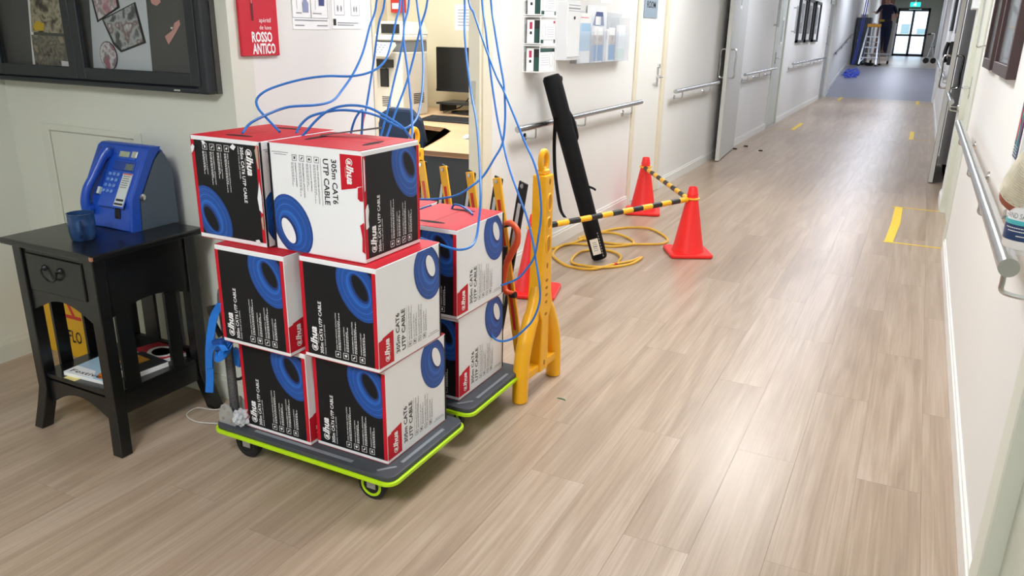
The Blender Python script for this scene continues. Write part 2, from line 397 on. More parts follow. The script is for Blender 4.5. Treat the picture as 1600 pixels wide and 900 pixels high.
# closed door with the ROOM sign
def door(name, side, a, b, label, frame_mat, leaf_mat, rec=.05, fw=.06):
    x = XW if side < 0 else XR; s = -side
    leaf = struct(MB().box(*sorted((x-s*rec, x-s*(rec+.04))), a+.02, b-.02, .012, 2.05).build(name, leaf_mat, bevel=.003), label)
    m = MB()
    for y0, y1 in ((a-fw, a+.02), (b-.02, b+fw)): m.box(*sorted((x-s*.12, x+s*.012)), y0 if y0 < a else y0, y1, 0, 2.08+fw)
    m.box(*sorted((x-s*.12, x+s*.012)), a-fw, b+fw, 2.06, 2.08+fw)
    m.build('frame', frame_mat, leaf, bevel=.004)
    return leaf, x-s*rec, s
d2, xf, s = door('door_1', -1, *D2, 'white closed door with a grey ROOM sign', mat('jamb_cream', '#ddd5bf'), TRIM, rec=.015)
lever(d2, xf, 6.86, 1.03, s, -1)
MB().cyl((xf, 6.86, 1.12), (xf+.02, 6.86, 1.12), .018).build('lock', CHROME, d2, smooth=True)
sg = MB().box(xf, xf+.006, 6.36, 6.72, 1.51, 1.75).build('sign_plate', mat('sign_grey', '#8797a4', .45, var=.02), d2)
m = MB(); F = Face((xf+.006, 6.36, 1.51), (0, 1, 0), (0, 0, 1)); F.text(m, 'ROOM', .065, .075, w=.23, h=.055, bold=.015); m.build('sign_lettering', INKK, sg)
d3, xf, s = door('door_2', -1, *D3, 'white closed door with a narrow glass slot', SAGE, mat('leaf_pale', '#c6cac4', .45, var=.02), rec=.012)
lever(d3, xf, 13.0, 1.05, s, 1)
MB().box(xf, xf+.006, 13.25, 13.42, 1.25, 1.65).build('slot_frame', TRIM, d3); MB().box(xf+.004, xf+.009, 13.29, 13.38, 1.29, 1.61).build('pane', mat('slot_glass', '#9aa6a8', .1), d3)
d4, xf, s = door('door_3', -1, *D4, 'grey door with a long steel pull before the ramp', SAGE, mat('door_grey', '#a9abb0', .45, var=.02), rec=.012)
MB().cyl((xf+.05, 19.6, 1.2), (xf+.05, 19.6, 1.6), .012).cyl((xf, 19.6, 1.22), (xf+.05, 19.6, 1.22), .01).cyl((xf, 19.6, 1.58), (xf+.05, 19.6, 1.58), .01).build('pull_bar', STEEL, d4, smooth=True)
d5, xf, s = door('door_4', 1, *RD, 'pale sage door beside the yellow taped square', SAGE, SAGE, rec=.03)
lever(d5, xf, 7.2, 1.03, s, -1)
d6, xf, s = door('door_5', 1, *RN, 'sage door and scuffed frame close beside the camera', SAGE, mat('sage_dull', '#bcc1b2', .45, var=.05, scale=8), rec=.03, fw=.1)
# pilaster by the ramp
struct(MB().box(XW, XW+.05, 20.45, 21.0, 0, 3.1).build('trim_2', WALL), 'shallow white pilaster at the foot of the ramp')
struct(MB().box(XR-.05, XR, 20.2, 20.8, 0, 3.1).build('trim_3', WALL))

# open fire doors held against the walls
def fire_door(name, hinge, free, label, leaf_mat, notice):
    h, fpt = Vector(hinge), Vector(free); u = (fpt-h).normalized(); nrm = Vector((-u.y, u.x, 0))
    c = (h+fpt)/2; c.z = 1.04
    lf = struct(MB().obox(c, (u, nrm, (0, 0, 1)), ((fpt-h).length/2, .022, 1.03)).build(name, leaf_mat, bevel=.003), label)
    for sgn in (1, -1):
        p = fpt-u*.09+nrm*sgn*.022; q = p+nrm*sgn*.06
        MB().tube(smooth_path([Vector((p.x, p.y, .93)), Vector((q.x, q.y, .94)), Vector((q.x, q.y, 1.06)), Vector((q.x, q.y, 1.22)), Vector((p.x, p.y, 1.23))], 5), .01, 8).build('pull_handle', STEEL, lf, smooth=True)
    e = fpt+u*.001; MB().obox((e.x, e.y, 1.04), (u, nrm, (0, 0, 1)), (.003, .02, 1.03)).build('edge_strip', mat('leaf_edge', '#cfcfca', .4, var=.02), lf)
    return lf, u, nrm, fpt
fd, u, nrm, fp = fire_door('door_6', (-2.03, 10.2, 0), (-1.95, 9.02, 0), 'pale grey fire door folded open against the left wall', mat('leaf_grey', '#c9c9c4', .45, var=.02), True)
nn = nrm if nrm.x > 0 else -nrm
c = fp-u*.55+nn*.0235
m = MB().obox((c.x, c.y, 1.78), (u, nn, (0, 0, 1)), (.09, .0008, .11)); m.build('paper_notice', PAPER, fd)
m = MB()
for i in (-1, 1):
    for j in (-1, 1): q = c+u*i*.035+nn*.0012; m.obox((q.x, q.y, 1.78+j*.045), (u, nn, (0, 0, 1)), (.02, .0005, .03))
m.build('notice_print', INKG, fd)
fd2, u, nrm, fp = fire_door('door_7', (.285, 10.2, 0), (.24, 8.85, 0), 'fire door folded open against the right wall, shaded side coloured dark', mat('leaf_shaded', '#141617', .6, var=.05, spec=.2), False)  # leaf coloured near black for the shade on its wall side
# exit doors
m = MB()
for x0, x1 in ((EX0, EX0+.09), (EX1-.09, EX1), (-.83, -.73)): m.box(x0, x1, YX-.02, YX+.06, ZL, EZ)
m.box(EX0, EX1, YX-.02, YX+.06, EZ-.14, EZ).box(EX0, EX1, YX-.02, YX+.06, ZL, ZL+.1).box(EX0, EX1, YX-.02, YX+.06, ZL+.86, ZL+.95)
ed = struct(m.build('door_8', mat('bronze_frame', '#3a2c28', .45, var=.05)), 'dark framed glass double exit doors')
for x0, x1 in ((EX0+.09, -.83), (-.73, EX1-.09)):
    MB().box(x0, x1, YX+.01, YX+.02, ZL+.1, ZL+.86).build('pane', GLASS, ed); MB().box(x0, x1, YX+.01, YX+.02, ZL+.95, EZ-.14).build('pane', GLASS, ed)
MB().box(-1.0, -.5, YX-.1, YX-.02, EZ-.08, EZ-.03).build('door_closer', ALU, ed)
# outside
struct(MB().box(-8, 8, YX+.15, YX+14, ZL-.2, ZL-.02).build('ground_outside', mat('paving', '#c9c4ba', .8, var=.1, scale=3)), 'sunlit paving outside the exit')
hb = thing('building', 'sunlit white building across the courtyard beyond the exit', 'building', (0, YX+12, ZL))
MB().box(-7, 7, YX+12, YX+15, ZL-.1, 6).build('facade', mat('render_white', '#f2f0ea', .8, var=.04), hb)
MB().box(-7, 7, YX+11.6, YX+12.1, ZL-.1, ZL+1.0).build('stone_plinth', mat('pale_stone', '#dcd6cc', .8, var=.15, scale=6), hb)
for x0, x1, z0, z1 in ((-1.55, -1.1, 1.55, 2.1), (-.7, -.15, 1.45, 1.85)):
    w = MB().box(x0, x1, YX+11.95, YX+12.02, z0, z1).build('window', mat('far_window', '#7f8f8a', .3), hb)
    MB().box(x0-.04, x1+.04, YX+11.92, YX+12, z0-.06, z0).build('sill', TRIM, w)

# ceiling luminaires
for i, (lx, ly, lz, pw) in enumerate(LAMPS):
    where = ['above the cable boxes', 'above the traffic cones', 'above the open fire doors', 'in the middle of the corridor', 'before the ramp', 'above the ramp', 'above the stepladder', 'before the exit doors', 'above the hall', 'inside the office'][i]
    t = thing('ceiling_light', 'flat white ceiling light panel '+where, 'light', (lx, ly, lz), 'ceiling light panels')
    MB().box(lx-.33, lx+.33, ly-.63, ly+.63, lz-.03, lz).build('housing', mat('lamp_housing', '#f0f0ee', .5), t)
    MB().box(lx-.3, lx+.3, ly-.6, ly+.6, lz-.034, lz-.03).build('diffuser', mat('lamp_diffuser', '#ffffff', .5, emit=2), t)
    ld = bpy.data.lights.new('panel_light', 'AREA'); ld.shape = 'RECTANGLE'; ld.size = .6; ld.size_y = 1.2; ld.energy = pw; ld.color = LAMP_COL if ly < 9 else LAMP_FAR
    lo = bpy.data.objects.new('panel_light', ld); COL.objects.link(lo); lo.location = (0, 0, -.04); lo.parent = t

# handrails
def rail(side, y0, y1, z, ys, label, r=.019, off=.078):
    x = XW if side < 0 else XR; s = -side; xr = x+s*off
    t = thing('handrail', label, 'handrail', (x, y0, z), 'steel corridor handrails')
    MB().cyl((xr, y0, z), (xr, y1, z), r, n=20).build('rail', STEEL, t, smooth=True)
    for y in ys:
        b = MB().tube(smooth_path([(x, y, z-.075), (x+s*.035, y, z-.078), (xr-s*.004, y, z-.07), (xr, y, z-.045), (xr, y, z-r+.004)], 5), .006, 8).build('bracket', STEEL, t, smooth=True)
        MB().lathe([(.001, 0), (.028, 0), (.026, .006), (.001, .008)], (x, y, z-.075), 16, (s, 0, 0)).build('flange', CHROME, b, smooth=True)
    return t
rail(-1, 3.96, 6.17, .865, (4.2, 4.98, 5.95), 'steel handrail behind the leaning black bag')
rail(-1, 7.16, 8.86, .888, (7.4, 8.5), 'steel handrail between the ROOM door and the folded grey fire door')
rail(-1, 10.3, 12.6, .912, (10.5, 11.3, 12.2), 'steel handrail beyond the folded grey fire door')
rail(-1, 14.3, 19.2, .93, (14.4, 15.5, 16.6, 17.8, 18.8), 'long steel handrail under the three narrow pictures')
rail(1, 2.0, 5.45, .91, (2.05, 3.0, 3.85, 5.0), 'steel handrail whose cut end points at the camera', r=.022)
rail(1, 7.3, 8.5, .905, (7.45, 7.9), 'short steel handrail beside the dark open fire door')
rail(1, 11.0, 19.5, .93, (11.5, 13.5, 15.5, 17.5, 19), 'long steel handrail beyond the dark fire door')
t = thing('handrail', 'dark handrail climbing along the ramp wall', 'handrail', (XW, 21.2, .9), 'steel corridor handrails')
zz = lambda y: max(0, (y-YR)/(YE-YR)*ZL)+.9
MB().cyl((XW+.07, 21.3, zz(21.3)), (XW+.07, 25.4, zz(25.4)), .02).build('rail', mat('dark_steel', '#55565c', .4, .7), t, smooth=True)
for y in (21.6, 22.8, 24, 25.1): MB().tube([(XW, y, zz(y)-.07), (XW+.07, y, zz(y)-.07), (XW+.07, y, zz(y))], .007, 6).build('bracket', mat('dark_steel', '#55565c'), t)

# floor tapes
def tape(name, pts, label, w=.05, grp='yellow floor tape marks'):
    m = MB()
    for a, b in pts:
        p, q = Vector((*a, .0006)), Vector((*b, .0006)); m.bar(p, q, a[2] if len(a) > 2 else w, .0008)
    return m
t = thing('floor_tape', 'yellow tape square on the floor before the sage door', 'tape', (0, 6.7, 0), 'yellow floor tape marks')
MB().box(-.06, .31, 7.375, 7.4, .0003, .0012).build('tape_strip', YTAPE, t); MB().box(-.065, .305, 6.02, 6.045, .0003, .0012).build('tape_strip', YTAPE, t)
MB().prism([(-.055, 6.03), (.0, 6.03), (.03, 6.7), (.03, 7.39), (-.03, 7.39), (-.035, 6.7)], (0, 0, .0012), (1, 0, 0), (0, 1, 0), .0008).build('tape_strip', YTAPE, t)
for loc, lab, dx in (((-1.66, 13.4), 'yellow tape corner on the floor by the slotted door', -1), ((0, 13.2), 'yellow tape corner on the floor opposite the slotted door', 1), ((-1.62, 20.1), 'yellow tape corner by the foot of the ramp on the pilaster side', -1), ((.0, 20.0), 'yellow tape corner by the foot of the ramp near the handrail end', 1)):
    t = thing('floor_tape', lab, 'tape', (loc[0], loc[1], 0), 'yellow floor tape marks')
    MB().box(loc[0]-.03, loc[0]+.03, loc[1]-.6, loc[1]+.5, .0003, .0012).build('tape_strip', YTAPE, t)
    MB().box(*sorted((loc[0], loc[0]+dx*.28)), loc[1]-.6, loc[1]-.57, .0012, .002).build('tape_strip', YTAPE, t)
# ================================================================== CABLE CARTONS
CW, CD, CH = .275, .335, .315
def logo(F, mb, a, b, L, k=2):
    """the maker's slanted word mark, reading bottom to top, length L"""
    h = L*.34
    rc = L*.155; cxy = (a-h*.42, b+rc)
    N = 22; ri, ro = rc*.80, rc*1.0
    for i in range(N):
        t0, t1 = [math.radians(35+i*(300/N)), math.radians(35+(i+1)*(300/N))]
        mb.poly([F.P(cxy[0]-r*math.sin(t)*1.0, cxy[1]+r*math.cos(t), k) for r, t in ((ri, t0), (ro, t0), (ro, t1), (ri, t1))])
    F.text(mb, 'a', a-h*.16, b+rc*.45, w=rc*1.05, h=h*.52, up=True, bold=.03, shear=.25, k=k)
    F.text(mb, 'lhua', a, b+rc*1.75, w=L-rc*1.75, h=h*1.0, up=True, bold=.035, shear=.25, k=k)
    F.text(mb, 'TECHNOLOGY', a+h*.2, b+rc*2.2, w=L*.4, h=h*.1, up=True, k=k)
LINES = ['IDEAL FOR NETWORK INSTALLATION', 'HIGH-QUALITY MATERIAL', 'ENVIRONMENTAL APPLICATION', 'WARRANTY & SUPPORT']
def fine(F, mb, a, b, L, k=2):
    # a line of print too small to read
    x = b; r = random.Random(int(a*1e4)+int(L*1e3))
    while x < b+L:
        w = min(.004+.006*r.random(), b+L-x); mb.poly([F.P(a-.0012, x, k), F.P(a+.0010, x, k), F.P(a+.0010, x+w, k), F.P(a-.0012, x+w, k)]); x += w+.0018
def icons(F, mb, a, b, sz, i, k=2):
    t = sz*.07
    for q in ((a, a+sz, b, b+t), (a, a+sz, b+sz-t, b+sz), (a, a+t, b, b+sz), (a+sz-t, a+sz, b, b+sz)): F.rect(mb, *q, k)
    c = (a+sz/2, b+sz/2); s = sz*.24
    shapes = [[(-1, -.2), (-.2, -1), (1, .2), (.2, 1)], [(0, -1.1), (1, .1), (.9, .9), (.2, .9), (0, .5), (-.2, .9), (-.9, .9), (-1, .1)], [(-.9, -.9), (-.1, -.9), (.1, -.1), (.9, .1), (.9, .9), (.1, .9), (-.1, .1), (-.9, -.1)], [(-.8, -1), (-.3, -1), (0, -.3), (.5, -1), (1, -1), (.4, 0), (.7, .9), (-.8, .9)]]
    mb.poly([F.P(c[0]+x*s, c[1]+y*s, k) for x, y in shapes[i]])
def coil(F, name, root, c, ra, rb, tilt, lim, hole_mat, inner):
    m = MB(); k = 1.5
    def lay(cc, fa, fb, mi):
        nonlocal k
        p = clip(ell(cc, ra*fa, rb*fb, tilt), *lim); m.mi(mi); k += .14
        if len(p) > 2: m.poly([F.P(a, b, k) for a, b in p])
    dx, dy = inner[0]-c[0], inner[1]-c[1]
    steps = [1, .965, .925, .88, .83, .775, .715, .655]
    for i, f in enumerate(steps):            # the wound turns: thin dark gaps between blue turns
        g = (1-f)*1.15; cc = (c[0]+dx*g, c[1]+dy*g)
        lay(cc, f, f, 1); lay(cc, f-.017, f-.024, 2 if i in (2, 5) else 0)
    cc = (c[0]+dx*.45, c[1]+dy*.45)
    lay(cc, .60, .57, 1); lay(cc, .585, .55, 2); lay((c[0]+dx*.65, c[1]+dy*.65), .53, .47, 0); lay((c[0]+dx*.85, c[1]+dy*.85), .48, .38, 1)
    lay(inner, .42, .29, 3)
    m.build(name, [RING1, RING2, RING3, hole_mat], root)
def make_carton():
    root = thing('cable_carton', 'cable carton', 'box', (0, 0, 0), 'network cable cartons on the trolleys')
    m = MB(); m.box(-CW/2, CW/2, -CD/2, CD/2, 0, CH)
    body = m.build('body', [CARD, CRED], root, bevel=.0025)
    for p in body.data.polygons:
        if abs(p.normal.z) > .9: p.material_index = 1
    for nm, z, sgn in (('top_flap', CH, 1), ('bottom_flap', 0, -1)):   # closing flaps, split down the middle
        for x0, x1 in ((-CW/2+.001, -.001), (.001, CW/2-.001)):
            MB().box(x0, x1, -CD/2+.002, CD/2-.002, *sorted((z, z+sgn*.0012))).build(nm, CRED, root)
    for y0 in (-.105, .105):
        p = ell((0, y0), .052, .012, .05, 20); MB().prism(p, (0, 0, CH+.0012), (1, 0, 0), (0, 1, 0), .0006).build('hand_slot', mat('slot_dark', '#15100f', .9), root)
    for o, u, v in (((-CW/2, -CD/2, 0), (1, 0, 0), (0, 0, 1)), ((-CW/2, CD/2, CH), (1, 0, 0), (0, 0, -1))):
        F = Face(o, u, v, .0004); W, H = CW, CH
        m = MB(); F.rect(m, .014, W-.014, .012, H-.014, 1); pan = m.build('black_panel', CBLK, root)
        for a0, a1 in ((.001, .014), (W-.014, W-.001)):
            m = MB(); F.rect(m, a0, a1, .012, H-.014, 1); m.build('red_edge', CRED, root)
        coil(F, 'coil_print', root, (.211, .240), .099, .066, -1.0, (.0145, W-.0145, .0125, H-.0145), CBLK, (.219, .251))
        m = MB(); logo(F, m, .052, .024, .078); m.build('maker_mark', INKW, pan); m = MB(); F.text(m, '305m CAT6 UTP CABLE', .0735, .02, w=.165, h=.0125, up=True, bold=.02, k=2)
        F.text(m, 'MAKE YOUR LIFE SAFER', .083, .02, w=.095, h=.0042, up=True, k=2)
        for i, (a, L) in enumerate(((.128, .115), (.157, .078), (.187, .098), (.217, .07))):
            icons(F, m, a-.010, .020, .019, i); F.text(m, LINES[i], a-.001, .044, w=L, h=.0042, up=True, bold=.01, k=2)
            fine(F, m, a+.005, .044, L*.8); fine(F, m, a+.0098, .044, L*1.02)
        m.build('white_lettering', INKW, pan)
    for o, u, v in (((CW/2, -CD/2, 0), (0, 1, 0), (0, 0, 1)), ((-CW/2, -CD/2, CH), (0, 1, 0), (0, 0, -1))):
        F = Face(o, u, v, .0004); W, H = CD, CH
        m = MB(); F.rect(m, W-.009, W-.0005, .002, H-.002, 1); m.build('black_edge', CBLK, root)
        coil(F, 'coil_print', root, (.262, .236), .095, .070, -1.1, (.0, W-.0095, .004, H-.002), CARD, (.276, .254))
        m = MB(); m.poly([F.P(a, b, 1) for a, b in ((.001, .012), (.074, .012), (.074, .112), (.022, .102), (.018, .098), (.001, .095))]); pan = m.build('red_panel', CRED, root)
        m = MB(); logo(F, m, .053, .022, .072); m.build('maker_mark', INKW, pan)
        m = MB(); F.text(m, '305m CAT6', .105, .03, w=.125, h=.019, up=True, bold=.018, k=2); F.text(m, 'UTP CABLE', .134, .03, w=.13, h=.019, up=True, bold=.018, k=2)
        F.rect(m, .142, .1428, .03, .165, 2)
        for i, (a, L) in enumerate(((.158, .11), (.184, .078), (.211, .098), (.238, .07))):
            icons(F, m, a-.010, .028, .017, i); F.text(m, LINES[i], a-.002, .05, w=L, h=.0046, up=True, bold=.01, k=2)
        m.build('black_lettering', INKK, body)
        m = MB()
        for i, (a, L) in enumerate(((.158, .11), (.184, .078), (.211, .098), (.238, .07))):
            fine(F, m, a+.005, .05, L*.8); fine(F, m, a+.0098, .05, L)
        F.rect(m, .265, .312, .03, .0318, 2); F.rect(m, .258, .32, .024, .0258, 2)
        m.build('grey_lettering', INKG, body)
    return root
CT = make_carton()
DZ = .13
spots = [  # x centre, y centre, z, yaw, label
    (-1.4005, 1.8525, DZ, 0, 'cable carton on the front trolley deck, beside the lime rim corner'),
    (-1.6825, 1.8275, DZ, 0, 'cable carton on the front trolley deck next to the handle bracket'),
    (-1.3975, 1.8225, DZ+CH, 0, 'middle-layer cable carton showing its black and its wide white side'),
    (-1.7005, 1.7875, DZ+CH, 0, 'middle-layer cable carton above the blue ratchet strap'),
    (-1.4745, 1.8135, DZ+2*CH, math.pi/2, 'top cable carton with its white side in front and torn corner'),
    (-1.7975, 1.8275, DZ+2*CH, math.pi, 'top cable carton with scuffed black front beside the payphone'),
    (-1.4325, 2.3275, DZ, 0, 'lower cable carton on the rear trolley'),
    (-1.4275, 2.3075, DZ+CH, 0, 'upper cable carton on the rear trolley with a cable looping from its slot'),
    (-1.72, 2.3275, DZ, 0, 'lower cable carton on the rear trolley hidden behind the front stack'),
    (-1.725, 2.3275, DZ+CH, 0, 'upper cable carton on the rear trolley behind the white-fronted top carton')]
cartons = []
for i, (x, y, z, rz, lab) in enumerate(spots):
    z += .0015 + (.003 if z > DZ+.01 else 0) + (.003 if z > DZ+CH+.1 else 0)
    if i == 0: o = CT; o.location = (x, y, z); o['label'] = lab
    else: o = dup(CT, (x, y, z), rz, lab)
    cartons.append(o)
TZ = cartons[4].location.z
# torn edges on the two top cartons
def torn(parent, pts, F, k, m, name='torn_patch'):
    o = MB().poly([F.P(a, b, k) for a, b in pts]).build(name, m)
    o.parent = parent; o.matrix_parent_inverse = Matrix.Translation(parent.location).inverted() if False else (Matrix.Translation(parent.location) @ Matrix.Rotation(parent.rotation_euler.z, 4, 'Z')).inverted()
    return o
F1 = Face((-1.306, 1.676, TZ), (0, 1, 0), (0, 0, 1), .0009)
torn(cartons[4], [(0, .155), (.006, .165), (.013, .17), (.016, .15), (.012, .125), (.014, .105), (.006, .1), (0, .1)], F1, 5, CARD)
torn(cartons[4], [(0, .205), (.004, .21), (.005, .29), (0, .3)], F1, 5, CARD)
F2 = Face((-1.642, 1.676, TZ), (1, 0, 0), (0, 0, 1), .0009)
torn(cartons[4], [(.32, .215), (.336, .22), (.336, .18), (.326, .178), (.318, .185)], F2, 3, CRED, 'folded_tab')
torn(cartons[4], [(.322, .11), (.336, .12), (.336, .03), (.326, .035), (.328, .075)], F2, 3, CRED, 'folded_tab')
F3 = Face((-1.935, 1.66, TZ), (1, 0, 0), (0, 0, 1), .0009)
for pts, mm in (([(.258, .15), (.27, .2), (.2745, .16), (.274, .105), (.262, .115)], CARD), ([(.265, .09), (.274, .1), (.274, .055), (.268, .06)], KRAFT), ([(.262, .29), (.2745, .31), (.2745, .24), (.27, .235)], KRAFT),
                ([(.004, .28), (.012, .29), (.02, .283), (.014, .27), (.006, .262)], CARD), ([(.165, .292), (.178, .302), (.19, .295), (.18, .284), (.172, .287)], CARD), ([(.05, .302), (.06, .303), (.068, .297), (.058, .29)], CARD), ([(.235, .02), (.25, .024), (.256, .015), (.243, .012)], CARD)):
    torn(cartons[5], pts, F3, 5, mm)
# raised, cut flap on the top carton where the cables come out
ft = MB().poly([(-1.60, 1.86, TZ+CH+.004), (-1.585, 1.835, TZ+CH+.004), (-1.42, 1.93, TZ+CH+.028), (-1.44, 1.95, TZ+CH+.03)]).build('lifted_flap', [mat('flap_dark', '#3a2522', .8, var=.1)])
ft.parent = cartons[4]; ft.matrix_parent_inverse = (Matrix.Translation(cartons[4].location) @ Matrix.Rotation(math.pi/2, 4, 'Z')).inverted()

# ================================================================== TROLLEYS
def rrect(x0, x1, y0, y1, r, n=6):
    out = []
    for cx_, cy_, a in ((x1-r, y1-r, 0), (x0+r, y1-r, 90), (x0+r, y0+r, 180), (x1-r, y0+r, 270)):
        for i in range(n+1):
            t = math.radians(a+90*i/n); out.append((cx_+r*math.cos(t), cy_+r*math.sin(t)))
    return out
def make_trolley():
    t = thing('platform_trolley', 'trolley', 'trolley', (0, 0, 0), 'platform trolleys')
    L, B = .74, .445
    MB().prism(rrect(-L/2+.008, L/2-.008, -B/2+.008, B/2-.008, .032), (0, 0, .112), (1, 0, 0), (0, 1, 0), .018).build('deck', DECK, t, bevel=.005, seg=2)
    MB().prism(rrect(-L/2, L/2, -B/2, B/2, .04), (0, 0, .102), (1, 0, 0), (0, 1, 0), .0125).build('bumper', LIME, t, bevel=.003, seg=2)
    for x0, y0, x1, y1 in ((-.2, -B/2+.035, .2, -B/2+.035), (-.2, B/2-.035, .2, B/2-.035), (L/2-.035, -.12, L/2-.035, .12)):
        MB().bar((x0, y0, .1305), (x1, y1, .1305), .012, .003).build('grip_strip', mat('deck_strip', '#7b8087', .5), t)
    MB().bar((L/2-.075, -B/2+.03, .1305), (L/2-.035, -B/2+.075, .1305), .008, .003).build('grip_strip', mat('deck_strip', '#7b8087'), t)
    for sx in (-1, 1):
        for sy in (-1, 1):
            x, y = sx*(L/2-.11), sy*(B/2-.07)
            b = MB().box(x-.03, x+.03, y-.025, y+.025, .096, .1).obox((x-.008, y-.017, .07), ((1, 0, 0), (0, 1, 0), (0, 0, 1)), (.016, .0015, .028)).obox((x-.008, y+.017, .07), ((1, 0, 0), (0, 1, 0), (0, 0, 1)), (.016, .0015, .028)).build('caster', ALU, t)
            lim = sx > 0
            MB().lathe([(.02, -.012), (.048, -.012), (.05, -.006), (.05, .006), (.048, .012), (.02, .012)], (x-.012, y, .05), 24, (0, 1, 0)).build('tyre', RUBBER, b, smooth=True)
            m = MB().lathe([(.029, -.0135), (.038, -.0135), (.038, .0135), (.029, .0135), (.029, -.0135)], (x-.012, y, .05), 20, (0, 1, 0), cap=False).lathe([(.001, -.0135), (.01, -.0135), (.01, .0135), (.001, .0135)], (x-.012, y, .05), 12, (0, 1, 0))
            for k in range(5):
                a = k*2*math.pi/5; m.obox((x-.012+.02*math.cos(a), y, .05+.02*math.sin(a)), ((math.cos(a), 0, math.sin(a)), (0, 1, 0), (-math.sin(a), 0, math.cos(a))), (.012, .010, .004))
            m.build('hub', LIME if lim else BLACK, b)
    for sy in (-1, 1):
        y = sy*.165
        prf = [(-.036, 0), (.036, 0), (.036, .03), (.022, .065), (0, .078), (-.022, .065), (-.036, .03)]
        MB().prism(prf, (-L/2+.055, y+.033, .13), (1, 0, 0), (0, 0, 1), .003).build('handle_bracket', mat('bracket_grey', '#b9bcbc', .4, .5, var=.03), t)
        p = MB().prism(prf, (-L/2+.055, y-.03, .13), (1, 0, 0), (0, 0, 1), .003).build('handle_bracket', mat('bracket_grey', '#b9bcbc', .4, .5, var=.03), t)
        m = MB()
        for dx, dz in ((-.015, .02), (.012, .045), (-.006, .06), (.02, .018)): m.cyl((-L/2+.055+dx, y-.036, .13+dz), (-L/2+.055+dx, y-.031, .13+dz), .006, n=8)
        m.build('bolts', CHROME, p)
    x = -L/2+.06
    MB().tube(smooth_path([(x, -.165, .15), (x, -.165, .4), (x-.005, -.165, .56), (x-.005, -.15, .60), (x-.005, -.11, .615), (x-.005, 0, .615), (x-.005, .11, .615), (x-.005, .15, .6), (x-.005, .165, .56), (x, .165, .4), (x, .165, .15)], 4), .0155, 12).build('handle', mat('handle_speckle', '#59595a', .5, .3, var=.5, scale=220), t, smooth=True)
    return t
TR = make_trolley(); TR['label'] = 'front platform trolley with lime green rim carrying six cartons'
TR.location = (-1.57, 1.8365, 0)
dup(TR, (-1.585, 2.33, 0), 0, 'rear platform trolley with lime green rim behind the front stack')

# strap, hook and plastic on the front trolley handle
t = thing('ratchet_strap', 'blue ratchet strap wound on the front trolley handle', 'strap', (-1.88, 1.66, .3))
MB().ribbon(smooth_path([at(345, 474, 1, 1.62), at(336, 490, 1, 1.62), at(331, 510, 1, 1.615), at(328, 535, 1, 1.61), at(327, 560, 1, 1.61), at(328, 590, 1, 1.61), at(327, 613, 1, 1.61)], 4), (1, .35, 0), .027).build('webbing', STRAPB, t)
MB().ribbon(smooth_path([at(327, 575, 1, 1.605), at(328, 552, 1, 1.6), at(335, 541, 1, 1.6), at(346, 540, 1, 1.6), at(352, 548, 1, 1.6)], 4), (1, .35, .2), .022).build('webbing', STRAPB, t)
m = MB()
for a, rr in ((0, .028), (.5, .024), (1.1, .02)):
    c = at(350, 545, 1, 1.63); m.ribbon([c+Vector((math.cos(q)*rr*.9, math.sin(q)*rr*1.1, math.sin(q*1.0+a)*rr*.9)) for q in [2*math.pi*i/16 for i in range(17)]], (.3, .2, 1), .02)
m.build('wound_webbing', STRAPB, t)
c = at(343, 538, 1, 1.615); MB().obox(c, ((1, 0, .3), (0, 1, 0), (-.3, 0, 1)), (.022, .012, .018)).build('ratchet', mat('ratchet_blue', '#1d4f9f', .35, .3, var=.05), t, bevel=.004)
MB().obox(at(371, 558, 1, 1.68), ((1, 0, -.2), (0, 1, 0), (.2, 0, 1)), (.016, .006, .03)).build('webbing_end', STRAPB, t)
MB().tube(smooth_path([at(376, 563, 1, 1.68), at(381, 572, 1, 1.68), at(382, 583, 1, 1.68), at(377, 591, 1, 1.68), at(369, 592, 1, 1.68), at(366, 586, 1, 1.68)], 4), .005, 8).build('hook', BLACK, t, smooth=True)
MB().prism([(0, 0), (.03, .01), (.012, -.03), (.05, -.09), (.036, -.1), (.0, -.02)], at(327, 478, 1, 1.64), (1, 0, 0), (0, 0, 1), .01).build('cam_lever', BLACK, t)
def crumple(name, c, r, label):
    bm = bmesh.new(); bmesh.ops.create_icosphere(bm, subdivisions=3, radius=r)
    rnd = random.Random(3)
    for v in bm.verts: v.co *= .6+.55*rnd.random()
    for v in bm.verts: v.co.z *= 1.1; v.co += Vector(c)
    me = bpy.data.meshes.new(name); bm.to_mesh(me); bm.free(); me.materials.append(mat('clear_film', '#e8eef2', .08, alpha=.45))
    return tag(put(name, me), label, 'plastic')
c = at(378, 652, 1, 1.645); crumple('crumpled_plastic', c, .028, 'crumpled clear plastic film beside the trolley handle bracket')

